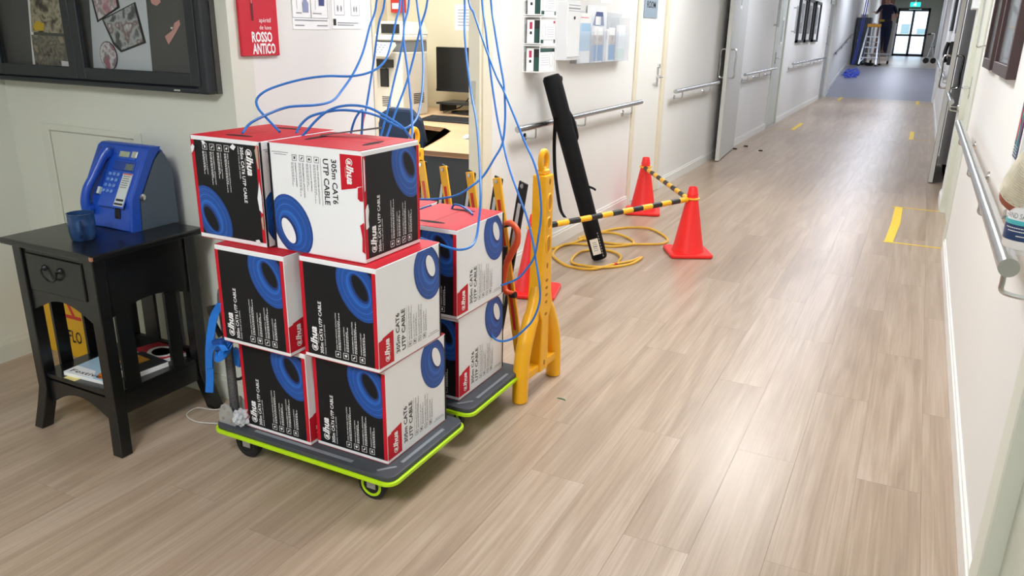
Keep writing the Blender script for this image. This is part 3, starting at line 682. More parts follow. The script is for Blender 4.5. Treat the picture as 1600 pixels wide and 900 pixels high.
# ================================================================== SIDE TABLE AND WHAT STANDS ON IT
TX0, TX1, TY0, TY1, TT = -2.672, -2.2, 1.462, 1.905, .71
t = thing('side_table', 'worn black wooden side table with a drawer and low shelf', 'table', ((TX0+TX1)/2, (TY0+TY1)/2, 0))
MB().prism([(TX0, TY0), (TX1, TY0), (TX1, TY1), (TX0, TY1)], (0, 0, TT-.022), (1, 0, 0), (0, 1, 0), .022).build('tabletop', BLACKW, t, bevel=.006, seg=2)
LG = .045
def leg(sx, sy):
    x = TX0+.03 if sx < 0 else TX1-.03-LG; y = TY0+.02 if sy < 0 else TY1-.02-LG
    prof = [(0, TT-.02), (0, .25), (.0, .16), (.012, .09), (.03, .0)]
    m = MB(); vs = []
    for d, z in prof:
        ox, oy = x+sx*d, y+sy*d*.8; vs += [(ox, oy, z), (ox+LG, oy, z), (ox+LG, oy+LG, z), (ox, oy+LG, z)]
    n = len(prof); m._add(vs, [[i*4+j, i*4+(j+1) % 4, i*4+4+(j+1) % 4, i*4+4+j] for i in range(n-1) for j in range(4)]+[[0, 1, 2, 3], [n*4-1, n*4-2, n*4-3, n*4-4]])
    return m
for sx in (-1, 1):
    for sy in (-1, 1): leg(sx, sy).build('leg', BLACKW, t, bevel=.003)
def arch(w, h, top, rise, n=12):   # board with an arched lower edge
    return [(0, top), (0, h)]+[(w*i/n, h+rise*math.sin(math.pi*i/n)) for i in range(1, n)]+[(w, h), (w, top)]
ax0, ax1, ay0, ay1 = TX0+.03, TX1-.03, TY0+.02, TY1-.02
fa = MB().prism(arch(ax1-ax0-2*LG, .455, TT-.022, .055), (ax0+LG, ay0+.028, 0), (1, 0, 0), (0, 0, 1), .018).build('front_apron', BLACKW, t)
dr = MB().box(ax0+LG+.015, ax1-LG-.02, ay0+.004, ay0+.014, .535, TT-.045).build('drawer', BLACKW, t, bevel=.003)
hx, hz = (ax0+ax1)/2-.01, .615
MB().lathe([(.001, 0), (.011, 0), (.008, .008), (.001, .012)], (hx-.04, ay0+.004, hz+.01), 12, (0, -1, 0)).lathe([(.001, 0), (.011, 0), (.008, .008), (.001, .012)], (hx+.04, ay0+.004, hz+.01), 12, (0, -1, 0)).tube([(hx+.04*math.cos(q), ay0-.01, hz+.008+.038*math.sin(q)) for q in [math.pi+math.pi*i/12 for i in range(13)]], .0035, 6).build('drawer_pull', mat('dark_pewter', '#2c2f31', .35, .6), dr, smooth=True)
for nm, x in (('side_apron', ax1-.028), ('side_apron', ax0+.01)):
    MB().prism(arch(ay1-ay0-2*LG, .478, TT-.022, .034), (x, ay0+LG, 0), (0, 1, 0), (0, 0, 1), .018).build(nm, BLACKW, t)
    MB().box(x, x+.018, ay0+LG, ay1-LG, .13, .2).build('side_rail', BLACKW, t)
    for yy, wd in (((1.545, .058), (1.738, .048)) if x > -2.4 else ((1.564, .045), (1.675, .05))): MB().box(x+.003, x+.015, yy, yy+wd, .2, .5).build('slat', BLACKW, t)
MB().box(ax0+LG, ax1-LG, ay1-.03, ay1-.012, .53, TT-.022).build('back_apron', BLACKW, t)
MB().box(ax0+LG, ax1-LG, ay1-.03, ay1-.012, .18, .24).build('back_rail', BLACKW, t)
for f in (.2, .62): xx = ax0+LG+(ax1-ax0-2*LG)*f; MB().box(xx, xx+.07, ay1-.027, ay1-.015, .24, .53).build('slat', BLACKW, t)
MB().box(ax0+.012, ax1-.012, ay0+.012, ay1-.012, .2, .215).build('shelf', BLACKW, t)
MB().prism([(0, .19), (0, .1)]+[((ax1-ax0-2*LG)*i/12, .1+.06*math.sin(math.pi*i/12)) for i in range(1, 12)]+[(ax1-ax0-2*LG, .1), (ax1-ax0-2*LG, .19)], (ax0+LG, ay0+.03, 0), (1, 0, 0), (0, 0, 1), .016).build('front_rail', BLACKW, t)
m = MB()   # bare-wood chips on the corners
m.box(TX1-.012, TX1+.0004, TY0-.0004, TY0+.006, TT-.016, TT-.004); m.box(ax1+.0092, ax1+.0102, ay0-.0105, ay0-.004, .075, .079); 
m.build('paint_chips', mat('bare_wood', '#a8775c', .7, var=.2, scale=80), t)
# magazines and note on the shelf
def magazine(c, w, h, th, rz, label, cov, art, word=None, z=.2156):
    o = thing('magazine', label, 'magazine', (c[0], c[1], z), 'magazines on the table shelf'); 
    MB().box(c[0]-w/2, c[0]+w/2, c[1]-h/2, c[1]+h/2, z, z+th*.9).build('pages', PAPER, o)
    MB().box(c[0]-w/2, c[0]+w/2, c[1]-h/2, c[1]+h/2, z+th*.9, z+th).build('cover', cov, o)
    m = MB(); F = Face((c[0]-w/2, c[1]-h/2, z+th), (1, 0, 0), (0, 1, 0), .0004)
    for col, pts in art:
        mm = MB(); mm.poly([F.P(a*w, b*h, 1) for a, b in pts]); mm.build('cover_print', col, o)
    if word: F.text(m, word, w*.08, h*.06, w=w*.72, h=h*.13, bold=.01, k=2); m.build('cover_lettering', INKK, o)
    o.rotation_euler = (0, 0, rz)
    return o
mb_ = mat('mag_sky', '#a9c8dd', .35, var=.1, scale=9)
magazine((-2.435, 1.60), .2, .16, .014, .08, 'white and pale blue magazine at the front of the table shelf', mb_, [(mat('mag_orange', '#d9741c', .4, var=.1), ell((.8, .35), .17, .3, 0)), (mat('mag_dark', '#3c2a25', .4), ell((.8, .35), .08, .15, 0)), (PAPER, [(0, 0), (.7, 0), (.5, .3), (0, .35)])], 'Festive')
magazine((-2.36, 1.68), .16, .14, .02, -.1, 'dark magazine with an orange panel on the table shelf', mat('mag_black', '#23262c', .4, var=.1), [(mat('mag_gold', '#d5922a', .4, var=.1), [(.1, .25), (.6, .25), (.6, .8), (.1, .8)]), (mat('mag_blue', '#7fa0c0', .4), [(.1, .05), (.5, .05), (.5, .16), (.1, .16)])])
magazine((-2.39, 1.80), .17, .12, .016, -.25, 'magazine with red and white rings at the back of the table shelf', mat('mag_red', '#c3263c', .4, var=.1), [(PAPER, ell((.6, .5), .34, .4, 0)), (mat('mag_red', '#c3263c'), ell((.6, .5), .24, .28, 0)), (PAPER, ell((.6, .5), .13, .16, 0))])
o = MB().box(-2.51, -2.45, 1.497, 1.519, .2153, .216).build('sticky_note', mat('note_yellow', '#e7d98a', .6, var=.03)); tag(o, 'pale yellow paper note at the edge of the table shelf', 'note')
# mug
mx, my = -2.405, 1.585
t = thing('mug', 'dark blue ceramic mug standing on the black table', 'mug', (mx, my, TT))
MUGB = mat('mug_glaze', '#26436e', .22, var=.1, scale=25, bump=.2, bscale=60)
MB().lathe([(.001, .001), (.034, .001), (.038, .008), (.041, .03), (.041, .048), (.0425, .052), (.0415, .06), (.041, .088), (.0425, .091), (.039, .091), (.037, .06), (.034, .012), (.001, .009)], (mx, my, TT), 28).build('cup', MUGB, t, smooth=True)
MB().tube(smooth_path([(mx+.03, my-.028, TT+.07), (mx+.046, my-.042, TT+.072), (mx+.056, my-.05, TT+.05), (mx+.046, my-.042, TT+.025), (mx+.029, my-.027, TT+.022)], 5), .006, 8).build('ear', MUGB, t, smooth=True)

# ================================================================== PAYPHONE
px0, px1, py0 = -2.61, -2.345, 1.725    # base footprint
t = thing('payphone', 'blue payphone with grey side standing on the black table', 'telephone', ((px0+px1)/2, 1.83, TT))
prof = [(0, 0), (.015, .11), (.105, .272), (.12, .281), (.15, .281), (.172, .262), (.198, .2), (.2, .0)]   # (depth, height) side outline
PD = [(a, b) for a, b in prof]
xm = px1-.012
MB().prism(PD, (px0, py0, TT), (0, 1, 0), (0, 0, 1), xm-px0).build('shell', PHONEB, t, smooth=True, bevel=.003)
MB().prism([(.04, 0), (.048, .1), (.125, .235), (.155, .262), (.168, .25), (.192, .195), (.195, 0)], (xm, py0, TT), (0, 1, 0), (0, 0, 1), .012).build('side_plate', PHONEG, t)
MB().prism([(0, 0), (.015, .11), (.105, .272), (.12, .281), (.155, .279), (.118, .235), (.044, .105), (.036, 0)], (xm, py0, TT), (0, 1, 0), (0, 0, 1), .013).build('front_edge', PHONEB, t)
MB().lathe([(.012, 0), (.012, .005), (.007, .007), (.001, .007)], (px1, py0+.055, TT+.115), 16, (1, 0, 0)).build('lock', CHROME, t, smooth=True)
# sloped front face frame (upper panel) from (.02,.13) to (.075,.262)
sv = Vector((0, .09, .162)); FP = Face((px0, py0+.015, TT+.11), (1, 0, 0), sv, .001); SL = sv.length
sv2 = Vector((0, .015, .11)); FL = Face((px0, py0, TT), (1, 0, 0), sv2, .001)
def slabp(F, name, a0, a1, b0, b1, th, m_, par, bev=0):
    return MB().prism([(a0, b0), (a1, b0), (a1, b1), (a0, b1)], F.o, F.u, F.v, th).build(name, m_, par, bevel=bev)
slabp(FP, 'handset_cradle', .012, .092, .0, SL-.006, .002, mat('phone_blue_dark', '#173c8f', .4), t)
slabp(FP, 'display_bezel', .12, .215, SL-.045, SL-.008, .003, PHONEB, t, .001); slabp(FP, 'display', .135, .185, SL-.036, SL-.016, .0045, mat('lcd', '#9aa287', .3, var=.1, scale=80), t)
slabp(FP, 'coin_slot', .195, .222, SL-.036, SL-.012, .005, mat('coin_plate', '#b7bcae', .4, .4), t, .002)
slabp(FP, 'card_reader', .12, .225, SL-.085, SL-.052, .003, mat('phone_blue_dark', '#173c8f'), t, .001); slabp(FP, 'card_label', .185, .222, SL-.082, SL-.06, .0045, mat('card_label', '#5d6a66', .4), t)
slabp(FP, 'keypad_plate', .102, .235, -.035, SL-.089, .003, PHONEB, t, .001)
for r in range(4):
    for c_ in range(3):
        a, b = .122+c_*.021-r*.0025, SL-.104-r*.021+.002
        MB().prism(rrect(a-.0065, a+.0065, b-.006, b+.006, .003, 3), FP.P(0, 0, 3), FP.u, FP.v, .005).build('key', mat('key_blue', '#5b86c9', .3), t, bevel=.001)
lb = slabp(FP, 'instruction_label', .185, .232, -.028, SL-.094, .0042, mat('label_grey', '#c5cdcb', .5, var=.02), t)
m = MB(); F = Face(FP.o, FP.u, FP.v, .0046)
for i in range(6): F.rect(m, .19, .226-.004*(i % 2), SL-.106-i*.008, SL-.104-i*.008)
F.rect(m, .19, .228, -.01, -.002); F.rect(m, .187, .23, -.024, -.017); m.build('label_print', INKK, lb)
m = MB(); F.rect(m, .187, .23, SL-.099, SL-.095, 1.02); m.build('label_stripe', mat('label_red', '#c9302f', .5), lb)
# coin return
MB().prism([(.178, .02), (.206, .02), (.206, .05), (.2, .062), (.19, .066), (.182, .058), (.178, .045)], FL.P(0, .02, 1), FL.u, FL.v, .002).build('coin_return', mat('hole_dark', '#0b0d14', .6), t)
# handset
hs = [FP.P(.08, SL-.022, 12), FP.P(.077, SL-.045, 20), FP.P(.071, SL-.085, 22), FP.P(.064, SL-.13, 23), FP.P(.057, .012, 25), FL.P(.053, .085, 24), FL.P(.053, .05, 14)]
MB().tube(smooth_path(hs, 4), [.015+.006*abs(2*i/24-1)**3 for i in range(25)], 14).build('handset', PHONEB, t, smooth=True)
for p, n_ in ((FP.P(.078, SL-.032, 12), FP.n), (FL.P(.053, .06, 12), FL.n)):
    MB().lathe([(.001, -.012), (.018, -.012), (.022, -.004), (.02, .01), (.01, .014), (.001, .015)], p, 20, n_).build('handset_cup', PHONEB, t, smooth=True)
slabp(FP, 'cord_clip', .088, .1, .005, .03, .01, mat('label_grey', '#c5cdcb'), t)
# sign leaning behind the table
t = thing('floor_sign', 'yellow folded floor sign on the floor behind the black side table', 'sign', (-3.18, 1.93, 0))
u_ = Vector((1, .0, 0)); v_ = Vector((0, .03, 1)).normalized()
MB().prism([(0, 0), (.30, 0), (.29, .36), (.01, .36)], (-3.32, 1.94, 0), u_, v_, .012).build('board', mat('sign_yellow', '#dca91c', .45, var=.03), t, bevel=.002)
F = Face((-3.32, 1.928, 0), u_, v_, .0008)
m = MB(); F.text(m, 'FLO', .178, .07, w=.088, h=.056, bold=.012, k=2); m.build('sign_lettering', INKK, t)
m = MB(); m.poly([F.P(a, b) for a, b in ((.1, .18), (.28, .18), (.28, .196), (.1, .196))]); m.poly([F.P(a, b) for a, b in ((.16, .3), (.18, .3), (.24, .196), (.22, .196))]); m.build('warning_triangle', mat('sign_red', '#c4322a', .5), t)
tag(MB().tube(smooth_path([(-2.15, 1.93, .004), (-2.2, 1.86, .004), (-2.27, 1.84, .004), (-2.26, 1.78, .004), (-2.18, 1.76, .004), (-2.08, 1.8, .004)], 6), .0025, 6).build('thin_wire', mat('wire_white', '#c9c7bd', .5), None, smooth=True), 'thin pale wire lying on the floor behind the table leg', 'wire')
# ================================================================== WALL THINGS BY THE HALL
# access hatch
t = thing('access_panel', 'flush painted access panel in the wall above the table', 'panel', (-2.84, YB, .6))
HP = mat('hatch_paint', '#d2d5c8', .45, var=.02)
for x0, x1, z0, z1 in ((-3.14, -3.09, .42, 1.01), (-2.59, -2.55, .42, 1.01), (-3.09, -2.59, .985, 1.01), (-3.09, -2.59, .42, .445)): MB().box(x0, x1, YB-.008, YB, z0, z1).build('frame', HP, t, bevel=.002)
MB().box(-3.087, -2.593, YB-.004, YB, .448, .981).build('panel', HP, t, bevel=.002)
# notice board
NX0, NX1, NZ0, NZ1, ND = -3.32, -2.112, 1.175, 1.95, .062
t = thing('notice_board', 'black framed glazed notice board above the payphone', 'notice board', (-2.7, YB, NZ0))
yb_ = YB-.021
MB().box(NX0, NX1, yb_, YB-.001, NZ0, NZ1).build('felt_back', FELT, t)
for x0, x1, z0, z1 in ((NX0, NX0+.05, NZ0, NZ1), (NX1-.05, NX1, NZ0, NZ1), (NX0+.05, NX1-.05, NZ0, NZ0+.022), (NX0+.05, NX1-.05, NZ1-.05, NZ1)): MB().box(x0, x1, YB-ND, yb_, z0, z1).build('case_side', FRAMEK, t, bevel=.006)
for x0, x1 in ((NX0+.052, -2.773), (-2.77, NX1-.03)):
    y0, y1 = YB-ND-.004, YB-ND+.012; fr = .042
    m = MB()
    for a0, a1, b0, b1 in ((x0, x0+fr, NZ0+.024, NZ1-.03), (x1-fr, x1, NZ0+.024, NZ1-.03), (x0+fr, x1-fr, NZ0+.024, NZ0+.024+fr), (x0+fr, x1-fr, NZ1-.03-fr, NZ1-.03)): m.box(a0, a1, y0, y1, b0, b1)
    d_ = m.build('glazed_door', FRAMEK, t, bevel=.002)
    MB().box(x0+fr-.002, x1-fr+.002, y0+.005, y0+.008, NZ0+.064, NZ1-.07).build('pane', GLASS, d_)
MB().box(-2.27, -2.24, YB-ND-.0046, YB-ND-.003, NZ0+.006, NZ0+.011).build('maker_plate', CHROME, t)
yp = yb_-.0015
def pin(name, label, cat, pts, m_, grp=None, th=.0012, dy=0): return tag(MB().prism([(a, b) for a, b in pts], (0, yp-dy, 0), (1, 0, 0), (0, 0, 1), th).build(name, m_), label, cat, grp)
def pxy(*ps): return [(at(a, b, 1, yp).x, at(a, b, 1, yp).z) for a, b in ps]
ph1 = checker_photo('snap_warm', ['#2a2721', '#3b372d', '#8d8770', '#b9b49c', '#6d5b42'], 26, 1)
ph2 = checker_photo('snap_grey', ['#3a4044', '#5b5f60', '#b8bfbf', '#7d6a6a', '#d4d8d6'], 20, 4)
ph3 = checker_photo('snap_pink', ['#4a3f42', '#b98a93', '#d4c3c6', '#8f8a90', '#e0dcdc'], 26, 7)
pin('photo_sheet', 'large dark snapshot pinned above the smaller one in the glazed notice board', 'photo', pxy((45, -45), (100, -45), (112, 53), (50, 50)), ph1, 'snapshots in the notice board', .0015)
pin('photo_sheet', 'wide brown snapshot with a white caption corner low in the notice board', 'photo', pxy((49, 54), (112, 58), (117, 107), (56, 101)), checker_photo('snap_brown', ['#2f2a24', '#4a4238', '#8c8778', '#5c5a4f', '#a39b86'], 24, 9), 'snapshots in the notice board', .0015)
pin('paper_backing', 'narrow white strip behind the dark snapshots in the notice board', 'paper', pxy((40, -45), (46, -45), (56, 103), (52, 102)), PAPER)
pin('caption_card', 'small white caption card at the corner of the brown snapshot', 'card', pxy((97, 95), (117, 97), (117, 106), (98, 104)), PAPER, None, .001, .002)
pin('pentagon_sticker', 'yellow pentagon sticker on the dark snapshot', 'sticker', pxy((53, 42), (58, 32), (70, 37), (69, 48), (56, 48)), mat('sticker_yellow', '#d9b821', .5, var=.04), None, .001, .002)
pin('white_backing_sheet', 'tall white paper sheet behind the collage of photos', 'paper', pxy((137, -45), (224, -45), (239, 116), (147, 109)), mat('paper_blueish', '#cfd8dd', .6, var=.02), None, .001)
for lab, outer, inner, m_ in (('tilted dark bordered photo of people overlapping the round one', ((160, 30), (212, 3), (229, 67), (190, 82), (178, 70)), ((163, 31), (210, 6), (225, 65), (192, 78), (180, 66)), ph2), ('upper pinkish photo with a dark border in the notice board', ((139, -20), (180, -25), (188, 12), (153, 35)), ((142, -20), (178, -24), (184, 11), (155, 31)), ph3)):
    o = pin('collage_photo', lab, 'photo', pxy(*outer), mat('photo_border', '#26282a', .5), 'photos in the collage', .001, .0015)
    c = MB().prism(pxy(*inner), (0, yp-.003, 0), (1, 0, 0), (0, 0, 1), .0006).build('picture', m_, o)
cc = at(171, 87, 1, yp)
o = tag(MB().prism(ell((cc.x, cc.z), .047, .05, 0), (0, yp-.0032, 0), (1, 0, 0), (0, 0, 1), .0008).build('round_photo', mat('photo_border', '#26282a')), 'round black and white photo at the foot of the collage', 'photo', 'photos in the collage')
MB().prism(ell((cc.x, cc.z), .044, .047, 0), (0, yp-.0042, 0), (1, 0, 0), (0, 0, 1), .0008).build('picture', checker_photo('snap_mono', ['#4a4448', '#b9aab0', '#e0e0e2', '#8a8488', '#b06a78'], 26, 2), o)
PINK = mat('pink_card', '#d5a39a', .6, var=.06, scale=40)
o = pin('pink_tag', 'crumpled pink paper tag pinned on the grey felt', 'tag', pxy((264, 70), (258, 57), (269, 48), (273, 36), (280, 31), (282, 38), (276, 50), (270, 60)), PINK, 'pink paper tags')
p = at(270, 44, 1, yp-.004); MB().lathe([(.001, 0), (.004, 0), (.004, .006), (.001, .008)], p, 10, (0, -1, 0)).build('push_pin', INKW, o)
pin('pink_tag', 'pink paper tag above the pinned one near the top of the board', 'tag', pxy((232, -8), (250, -12), (251, 4), (245, 9), (238, 6)), PINK, 'pink paper tags')

# poster and sheets on the corridor side
def wsheet(name, label, cat, p0, p1, p2, p3, m_, th=.003, grp=None):
    q = [at(*p, 0, XW+.002) for p in (p0, p1, p2, p3)]
    return tag(MB().prism([(a.y, a.z) for a in q], (XW+.001, 0, 0), (0, 1, 0), (0, 0, 1), th).build(name, m_), label, cat, grp)
RP = mat('poster_red', '#c4142c', .45, var=.03)
y0, y1, z0, z1 = 2.013, 2.19, 1.298, 1.75
t = thing('poster', 'red ROSSO ANTICO poster on the wall beside the notice board', 'poster', (XW, 2.1, z0))
MB().box(XW, XW+.012, y0, y1, z0, z1).build('board', RP, t, bevel=.002)
F = Face((XW+.012, y0, z0), (0, 1, 0), (0, 0, 1), .0008); m = MB()
F.text(m, 'ROSSO', .047, .045, w=.096, h=.035, bold=.03); F.text(m, 'ANTICO', .047, .006, w=.108, h=.036, bold=.03)
F.text(m, 'ap\u00e9ritif', .086, .106, w=.057, h=.019); F.text(m, 'de luxe', .086, .087, w=.055, h=.014); m.build('lettering', INKW, t)
m = MB(); F.rect(m, .052, .062, .115, .175); F.rect(m, .054, .0575, .175, .3); m.build('bottle_drawing', mat('poster_dark', '#5a0d18', .5), t)
m = MB(); m.poly([F.P(a, b, 2) for a, b in ((.0545, .17), (.058, .17), (.0565, .25))]); m.build('bottle_highlight', mat('poster_pink', '#e08f93', .5), t)
# posters with diagrams
def notice(label, y0, y1, z0, z1, rows, boxes):
    t = thing('wall_notice', label, 'notice', (XW, y0, z0), 'printed notices beside the office doorway')
    MB().box(XW, XW+.002, y0, y1, z0, z1).build('sheet', PAPER, t); F = Face((XW+.002, y0, z0), (0, 1, 0), (0, 0, 1), .0006); m = MB()
    for a, b, w in rows: F.rect(m, a, a+w, b, b+.004)
    m.build('text_lines', INKG, t); m = MB()
    for a, b, w, h in boxes:
        k = .0012
        for q in ((a, a+w, b, b+k), (a, a+w, b+h-k, b+h), (a, a+k, b, b+h), (a+w-k, a+w, b, b+h)): F.rect(m, *q)
    m.build('boxes', INKK, t); return t, F
t1, F = notice('left printed notice with blue figures by the office doorway', 2.277, 2.478, 1.387, 1.70, [(.01, .012, .05), (.13, .012, .06), (.01, .03, .18), (.02, .055, .03), (.11, .055, .05)], [(.0, .04, .1, .2), (.1, .04, .095, .2)])
for k, (a, b) in enumerate(((.07, .06), (.16, .085))):
    m = MB(); m.poly([F.P(a+x, b+y, 2) for x, y in ((-.014, 0), (.016, 0), (.018, .03), (.008, .045), (-.006, .045), (-.016, .03))]); m.build('figure', mat('ink_figure%d' % k, ['#8f97b8', '#39407a'][k], .5), t1)
    m = MB(); m.poly([F.P(*p, 2) for p in ell((a+.002, b+.055), .008, .01, 0, 12)]); m.build('figure_head', INKK, t1)
m = MB()
for a in (.025, .125): F.rect(m, a, a+.0012, .07, .15, 2)
m.build('arrows', INKK, t1)
t2, F = notice('right printed notice with boxed drawings by the office doorway', 2.497, 2.69, 1.391, 1.70, [(.03, .02, .13), (.03, .012, .1)], [(.015, .05, .06, .065), (.115, .05, .055, .065), (.05, .15, .1, .05)])
m = MB()
for a, b in ((.035, .075), (.055, .075), (.135, .075), (.15, .075)): m.poly([F.P(*p, 2) for p in ell((a, b), .004, .012, 0, 10)])
F.rect(m, .045, .0465, .115, .145, 2); F.rect(m, .14, .1415, .115, .145, 2); m.build('drawings', INKG, t2)
m = MB(); F.rect(m, .005, .022, .012, .036, 1); m.build('dark_block', INKK, t2)

# ================================================================== WALL RACK, LETTER BOX, BROCHURES
WIRE = mat('white_wire', '#eceded', .35, var=.02)
RY0, RY1, RXF = 4.155, 4.375, -1.95
t = thing('wire_rack', 'white wire glove box rack with three tiers on the corridor wall', 'rack', (XW, RY0, 1.17))
tiers = [(1.17, 1.315), (1.325, 1.47), (1.48, 1.625)]
for z0, z1 in tiers:
    m = MB()
    for z in (z0, z1): m.tube([(XW+.004, RY0, z), (RXF, RY0, z), (RXF, RY1, z), (XW+.004, RY1, z)], .0028, 6)
    for y in (RY0, RY1): m.tube([(RXF, y, z0), (RXF, y, z1)], .0028, 6).tube([(XW+.004, y, z0), (XW+.004, y, z1)], .0028, 6)
    for k in range(1, 6): y = RY0+(RY1-RY0)*k/6; m.tube([(XW+.004, y, z0), (RXF, y, z0)], .002, 6)
    for k in range(1, 4): z = z0+(z1-z0)*k/4; m.tube([(XW+.004, RY0, z), (XW+.004, RY1, z)], .002, 6)
    m.tube([(RXF, RY0+.05, z1-.002), (RXF, RY0+.05, z1+.035), (RXF, RY1-.04, z1+.035), (RXF, RY1-.04, z1-.002)], .0025, 6)
    m.build('basket', WIRE, t)
    MB().box(RXF, RXF+.002, RY0+.055, RY1-.045, z1+.003, z1+.031).build('label_holder', PAPER, t)
GLG = mat('glove_green', '#1f4a44', .5, var=.04); GLP = mat('glove_grey', '#d5d4d6', .5, var=.02); MAG = mat('glove_magenta', '#b3274f', .5, var=.03)
for i, (z0, z1) in enumerate(tiers):
    g = thing('glove_box', ['white and green glove box in the lowest tier of the wire rack', 'white and green glove box in the middle tier of the wire rack', 'glove box with gloves pulled out in the top tier'][i], 'box', ((XW+RXF)/2, RY0+.1, z0+.003), 'glove boxes in the wire rack')
    a0, a1, b0, b1, c0, c1 = XW+.02, RXF-.004, RY0+.012, RY1-.008, z0+.003, z0+.13
    MB().box(a0, a1, b0, b1, c0, c1).build('carton', PAPER, g, bevel=.002)
    m = MB(); F = Face((a0, b0, c0), (1, 0, 0), (0, 0, 1), .0006); w = a1-a0; h = c1-c0
    F.rect(m, w*.55, w*.98, h*.02, h*.62); m.build('green_side', GLG, g)
    m = MB(); F.rect(m, w*.55, w*.98, h*.62, h*.98); m.build('black_side', INKK, g); m = MB(); F.rect(m, w*.2, w*.4, h*.6, h*.9); m.build('red_mark', MAG, g); m = MB(); F.rect(m, w*.22, w*.38, h*.38, h*.5); m.build('dark_mark', INKK, g)
    m = MB(); F = Face((a1, b0, c0), (0, 1, 0), (0, 0, 1), .0006); w = b1-b0
    up = i == 0
    F.rect(m, 0, w, *((h*.84, h) if up else (0, h*.16))); m.build('green_band', GLG, g)
    m = MB(); q = ell((w*(.22 if not up else .78), h*.5), w*.13, h*.3, 0)
    for k in range(len(q)): p_, r_ = q[k-1], q[k]; m.bar(F.P(*p_), F.P(*r_), .0012, .0008)
    m.build('oval_print', INKG, g)
    m = MB()
    for r in range(5): F.rect(m, w*(.42 if not up else .06), w*(.9 if not up else .6), h*(.28+r*.1), h*(.3+r*.1))
    m.build('text_lines', mat('ink_lilac', '#b9b0c4', .5), g); m = MB(); F.rect(m, w*.86, w*.98, h*.86, h*.97); m.build('magenta_mark', MAG if not up else GLG, g)
gl = crumple('glove', (RXF-.02, RY1-.06, 1.615), .045, 'white disposable glove poking out of the top glove box'); gl['category'] = 'glove'; gl.data.materials.clear(); gl.data.materials.append(mat('glove_vinyl', '#e9ecee', .5, var=.02))
t = thing('letter_box', 'white locked suggestion box with a slot on the corridor wall', 'letter box', (XW, 4.73, 1.222))
MB().box(XW, -1.992, 4.625, 4.835, 1.222, 1.575).build('body', mat('box_white', '#e6e8ea', .4, var=.01), t, bevel=.003)
MB().box(-1.992, -1.988, 4.632, 4.83, 1.235, 1.565).build('door', mat('box_door', '#eef0f1', .35, var=.01), t, bevel=.001)
m = MB(); F = Face((-1.988, 4.625, 1.222), (0, 1, 0), (0, 0, 1), .0007)
F.rect(m, .015, .2, .325, .329); F.rect(m, .012, .2, .305, .312); F.rect(m, .01, .205, .018, .021); F.rect(m, .012, .2, .292, .2945); m.build('slots', INKG, t)
MB().cyl((-1.988, 4.73, 1.475), (-1.982, 4.73, 1.475), .009, n=12).build('lock', BLACK, t)
# brochure holder
BY0, BY1, BZ0, BXF = 4.85, 5.80, 1.195, -1.985
t = thing('brochure_holder', 'clear acrylic brochure holder on the corridor wall', 'holder', (XW, 5.3, BZ0))
MB().box(XW+.002, XW+.005, BY0, BY1, BZ0, BZ0+.33).build('back_sheet', ACRYL, t); MB().box(BXF-.003, BXF, BY0, BY1, BZ0, BZ0+.2).build('front_sheet', ACRYL, t)
MB().box(XW+.005, BXF-.003, BY0, BY1, BZ0, BZ0+.003).build('base_sheet', ACRYL, t)
for y in (BY0, BY0+.235, BY0+.47, BY0+.71, BY1-.003): MB().box(XW+.005, BXF-.003, y, y+.003, BZ0+.003, BZ0+.3).build('divider', ACRYL, t)
LB = mat('leaf_lightblue', '#a9cbe6', .45, var=.03); MBL = mat('leaf_blue', '#2f86c4', .45, var=.06)
def brochure(label, y0, w, z1, art):
    o = thing('brochure', label, 'brochure', (-2.015, y0, BZ0), 'brochures in the acrylic holder')
    MB().box(-2.018, -2.012, y0, y0+w, BZ0+.0035, z1).build('sheets', PAPER, o); F = Face((-2.012, y0, BZ0), (0, 1, 0), (0, 0, 1), .0006); H_ = z1-BZ0
    for m_, a0, a1, b0, b1 in art: m = MB(); F.rect(m, a0*w, a1*w, b0*H_, b1*H_); m.build('cover_print', m_, o)
PHB = checker_photo('snap_people', ['#3a3433', '#8c6f63', '#d9cfc8', '#b69c8c', '#5b5350'], 60, 3)
brochure('pale blue form sheets at the near end of the brochure holder', BY0+.012, .21, BZ0+.315, [(LB, .08, 1, .25, .8), (mat('leaf_red', '#d98a8a', .5), .1, .8, .9, .92), (PAPER, .1, .9, .02, .2)])
brochure('first blue brochure with a photo of people', BY0+.245, .1, BZ0+.23, [(MBL, .02, .98, .04, .5), (PHB, .05, .95, .5, .78)])
brochure('second blue brochure with a photo of people', BY0+.36, .1, BZ0+.23, [(MBL, .02, .98, .04, .5), (PHB, .05, .95, .5, .78)])
brochure('white folded brochure between the blue ones', BY0+.485, .085, BZ0+.22, [(mat('leaf_grey', '#7f8588', .5), .3, .75, .7, .95)])
brochure('third blue brochure standing apart from the pair', BY0+.58, .12, BZ0+.23, [(MBL, .02, .98, .04, .5), (PHB, .05, .95, .5, .78)])
brochure('mostly white brochure with a pale green foot at the far end', BY0+.73, .19, BZ0+.25, [(mat('leaf_green', '#c9dcd2', .5), .03, .97, .03, .35), (mat('leaf_band', '#dfe6ea', .5), .03, .97, .4, .8)])
o = tag(MB().box(XW+.007, XW+.010, BY0+.25, BY0+.62, BZ0+.02, BZ0+.37).build('wall_leaflet', mat('leaflet_white', '#eceff4', .5, var=.02)), 'white leaflet with a dark blue heading behind the brochures', 'leaflet')
m = MB(); F = Face((XW+.010, BY0+.25, BZ0), (0, 1, 0), (0, 0, 1), .0008); m.poly([F.P(a, b) for a, b in ((.1, .24), (.32, .24), (.29, .33), (.16, .33))]); m.build('blue_heading', mat('leaf_navy', '#4b5a8c', .5), o)
m = MB(); F.rect(m, .15, .25, .245, .3, 2); m.build('white_window', PAPER, o)
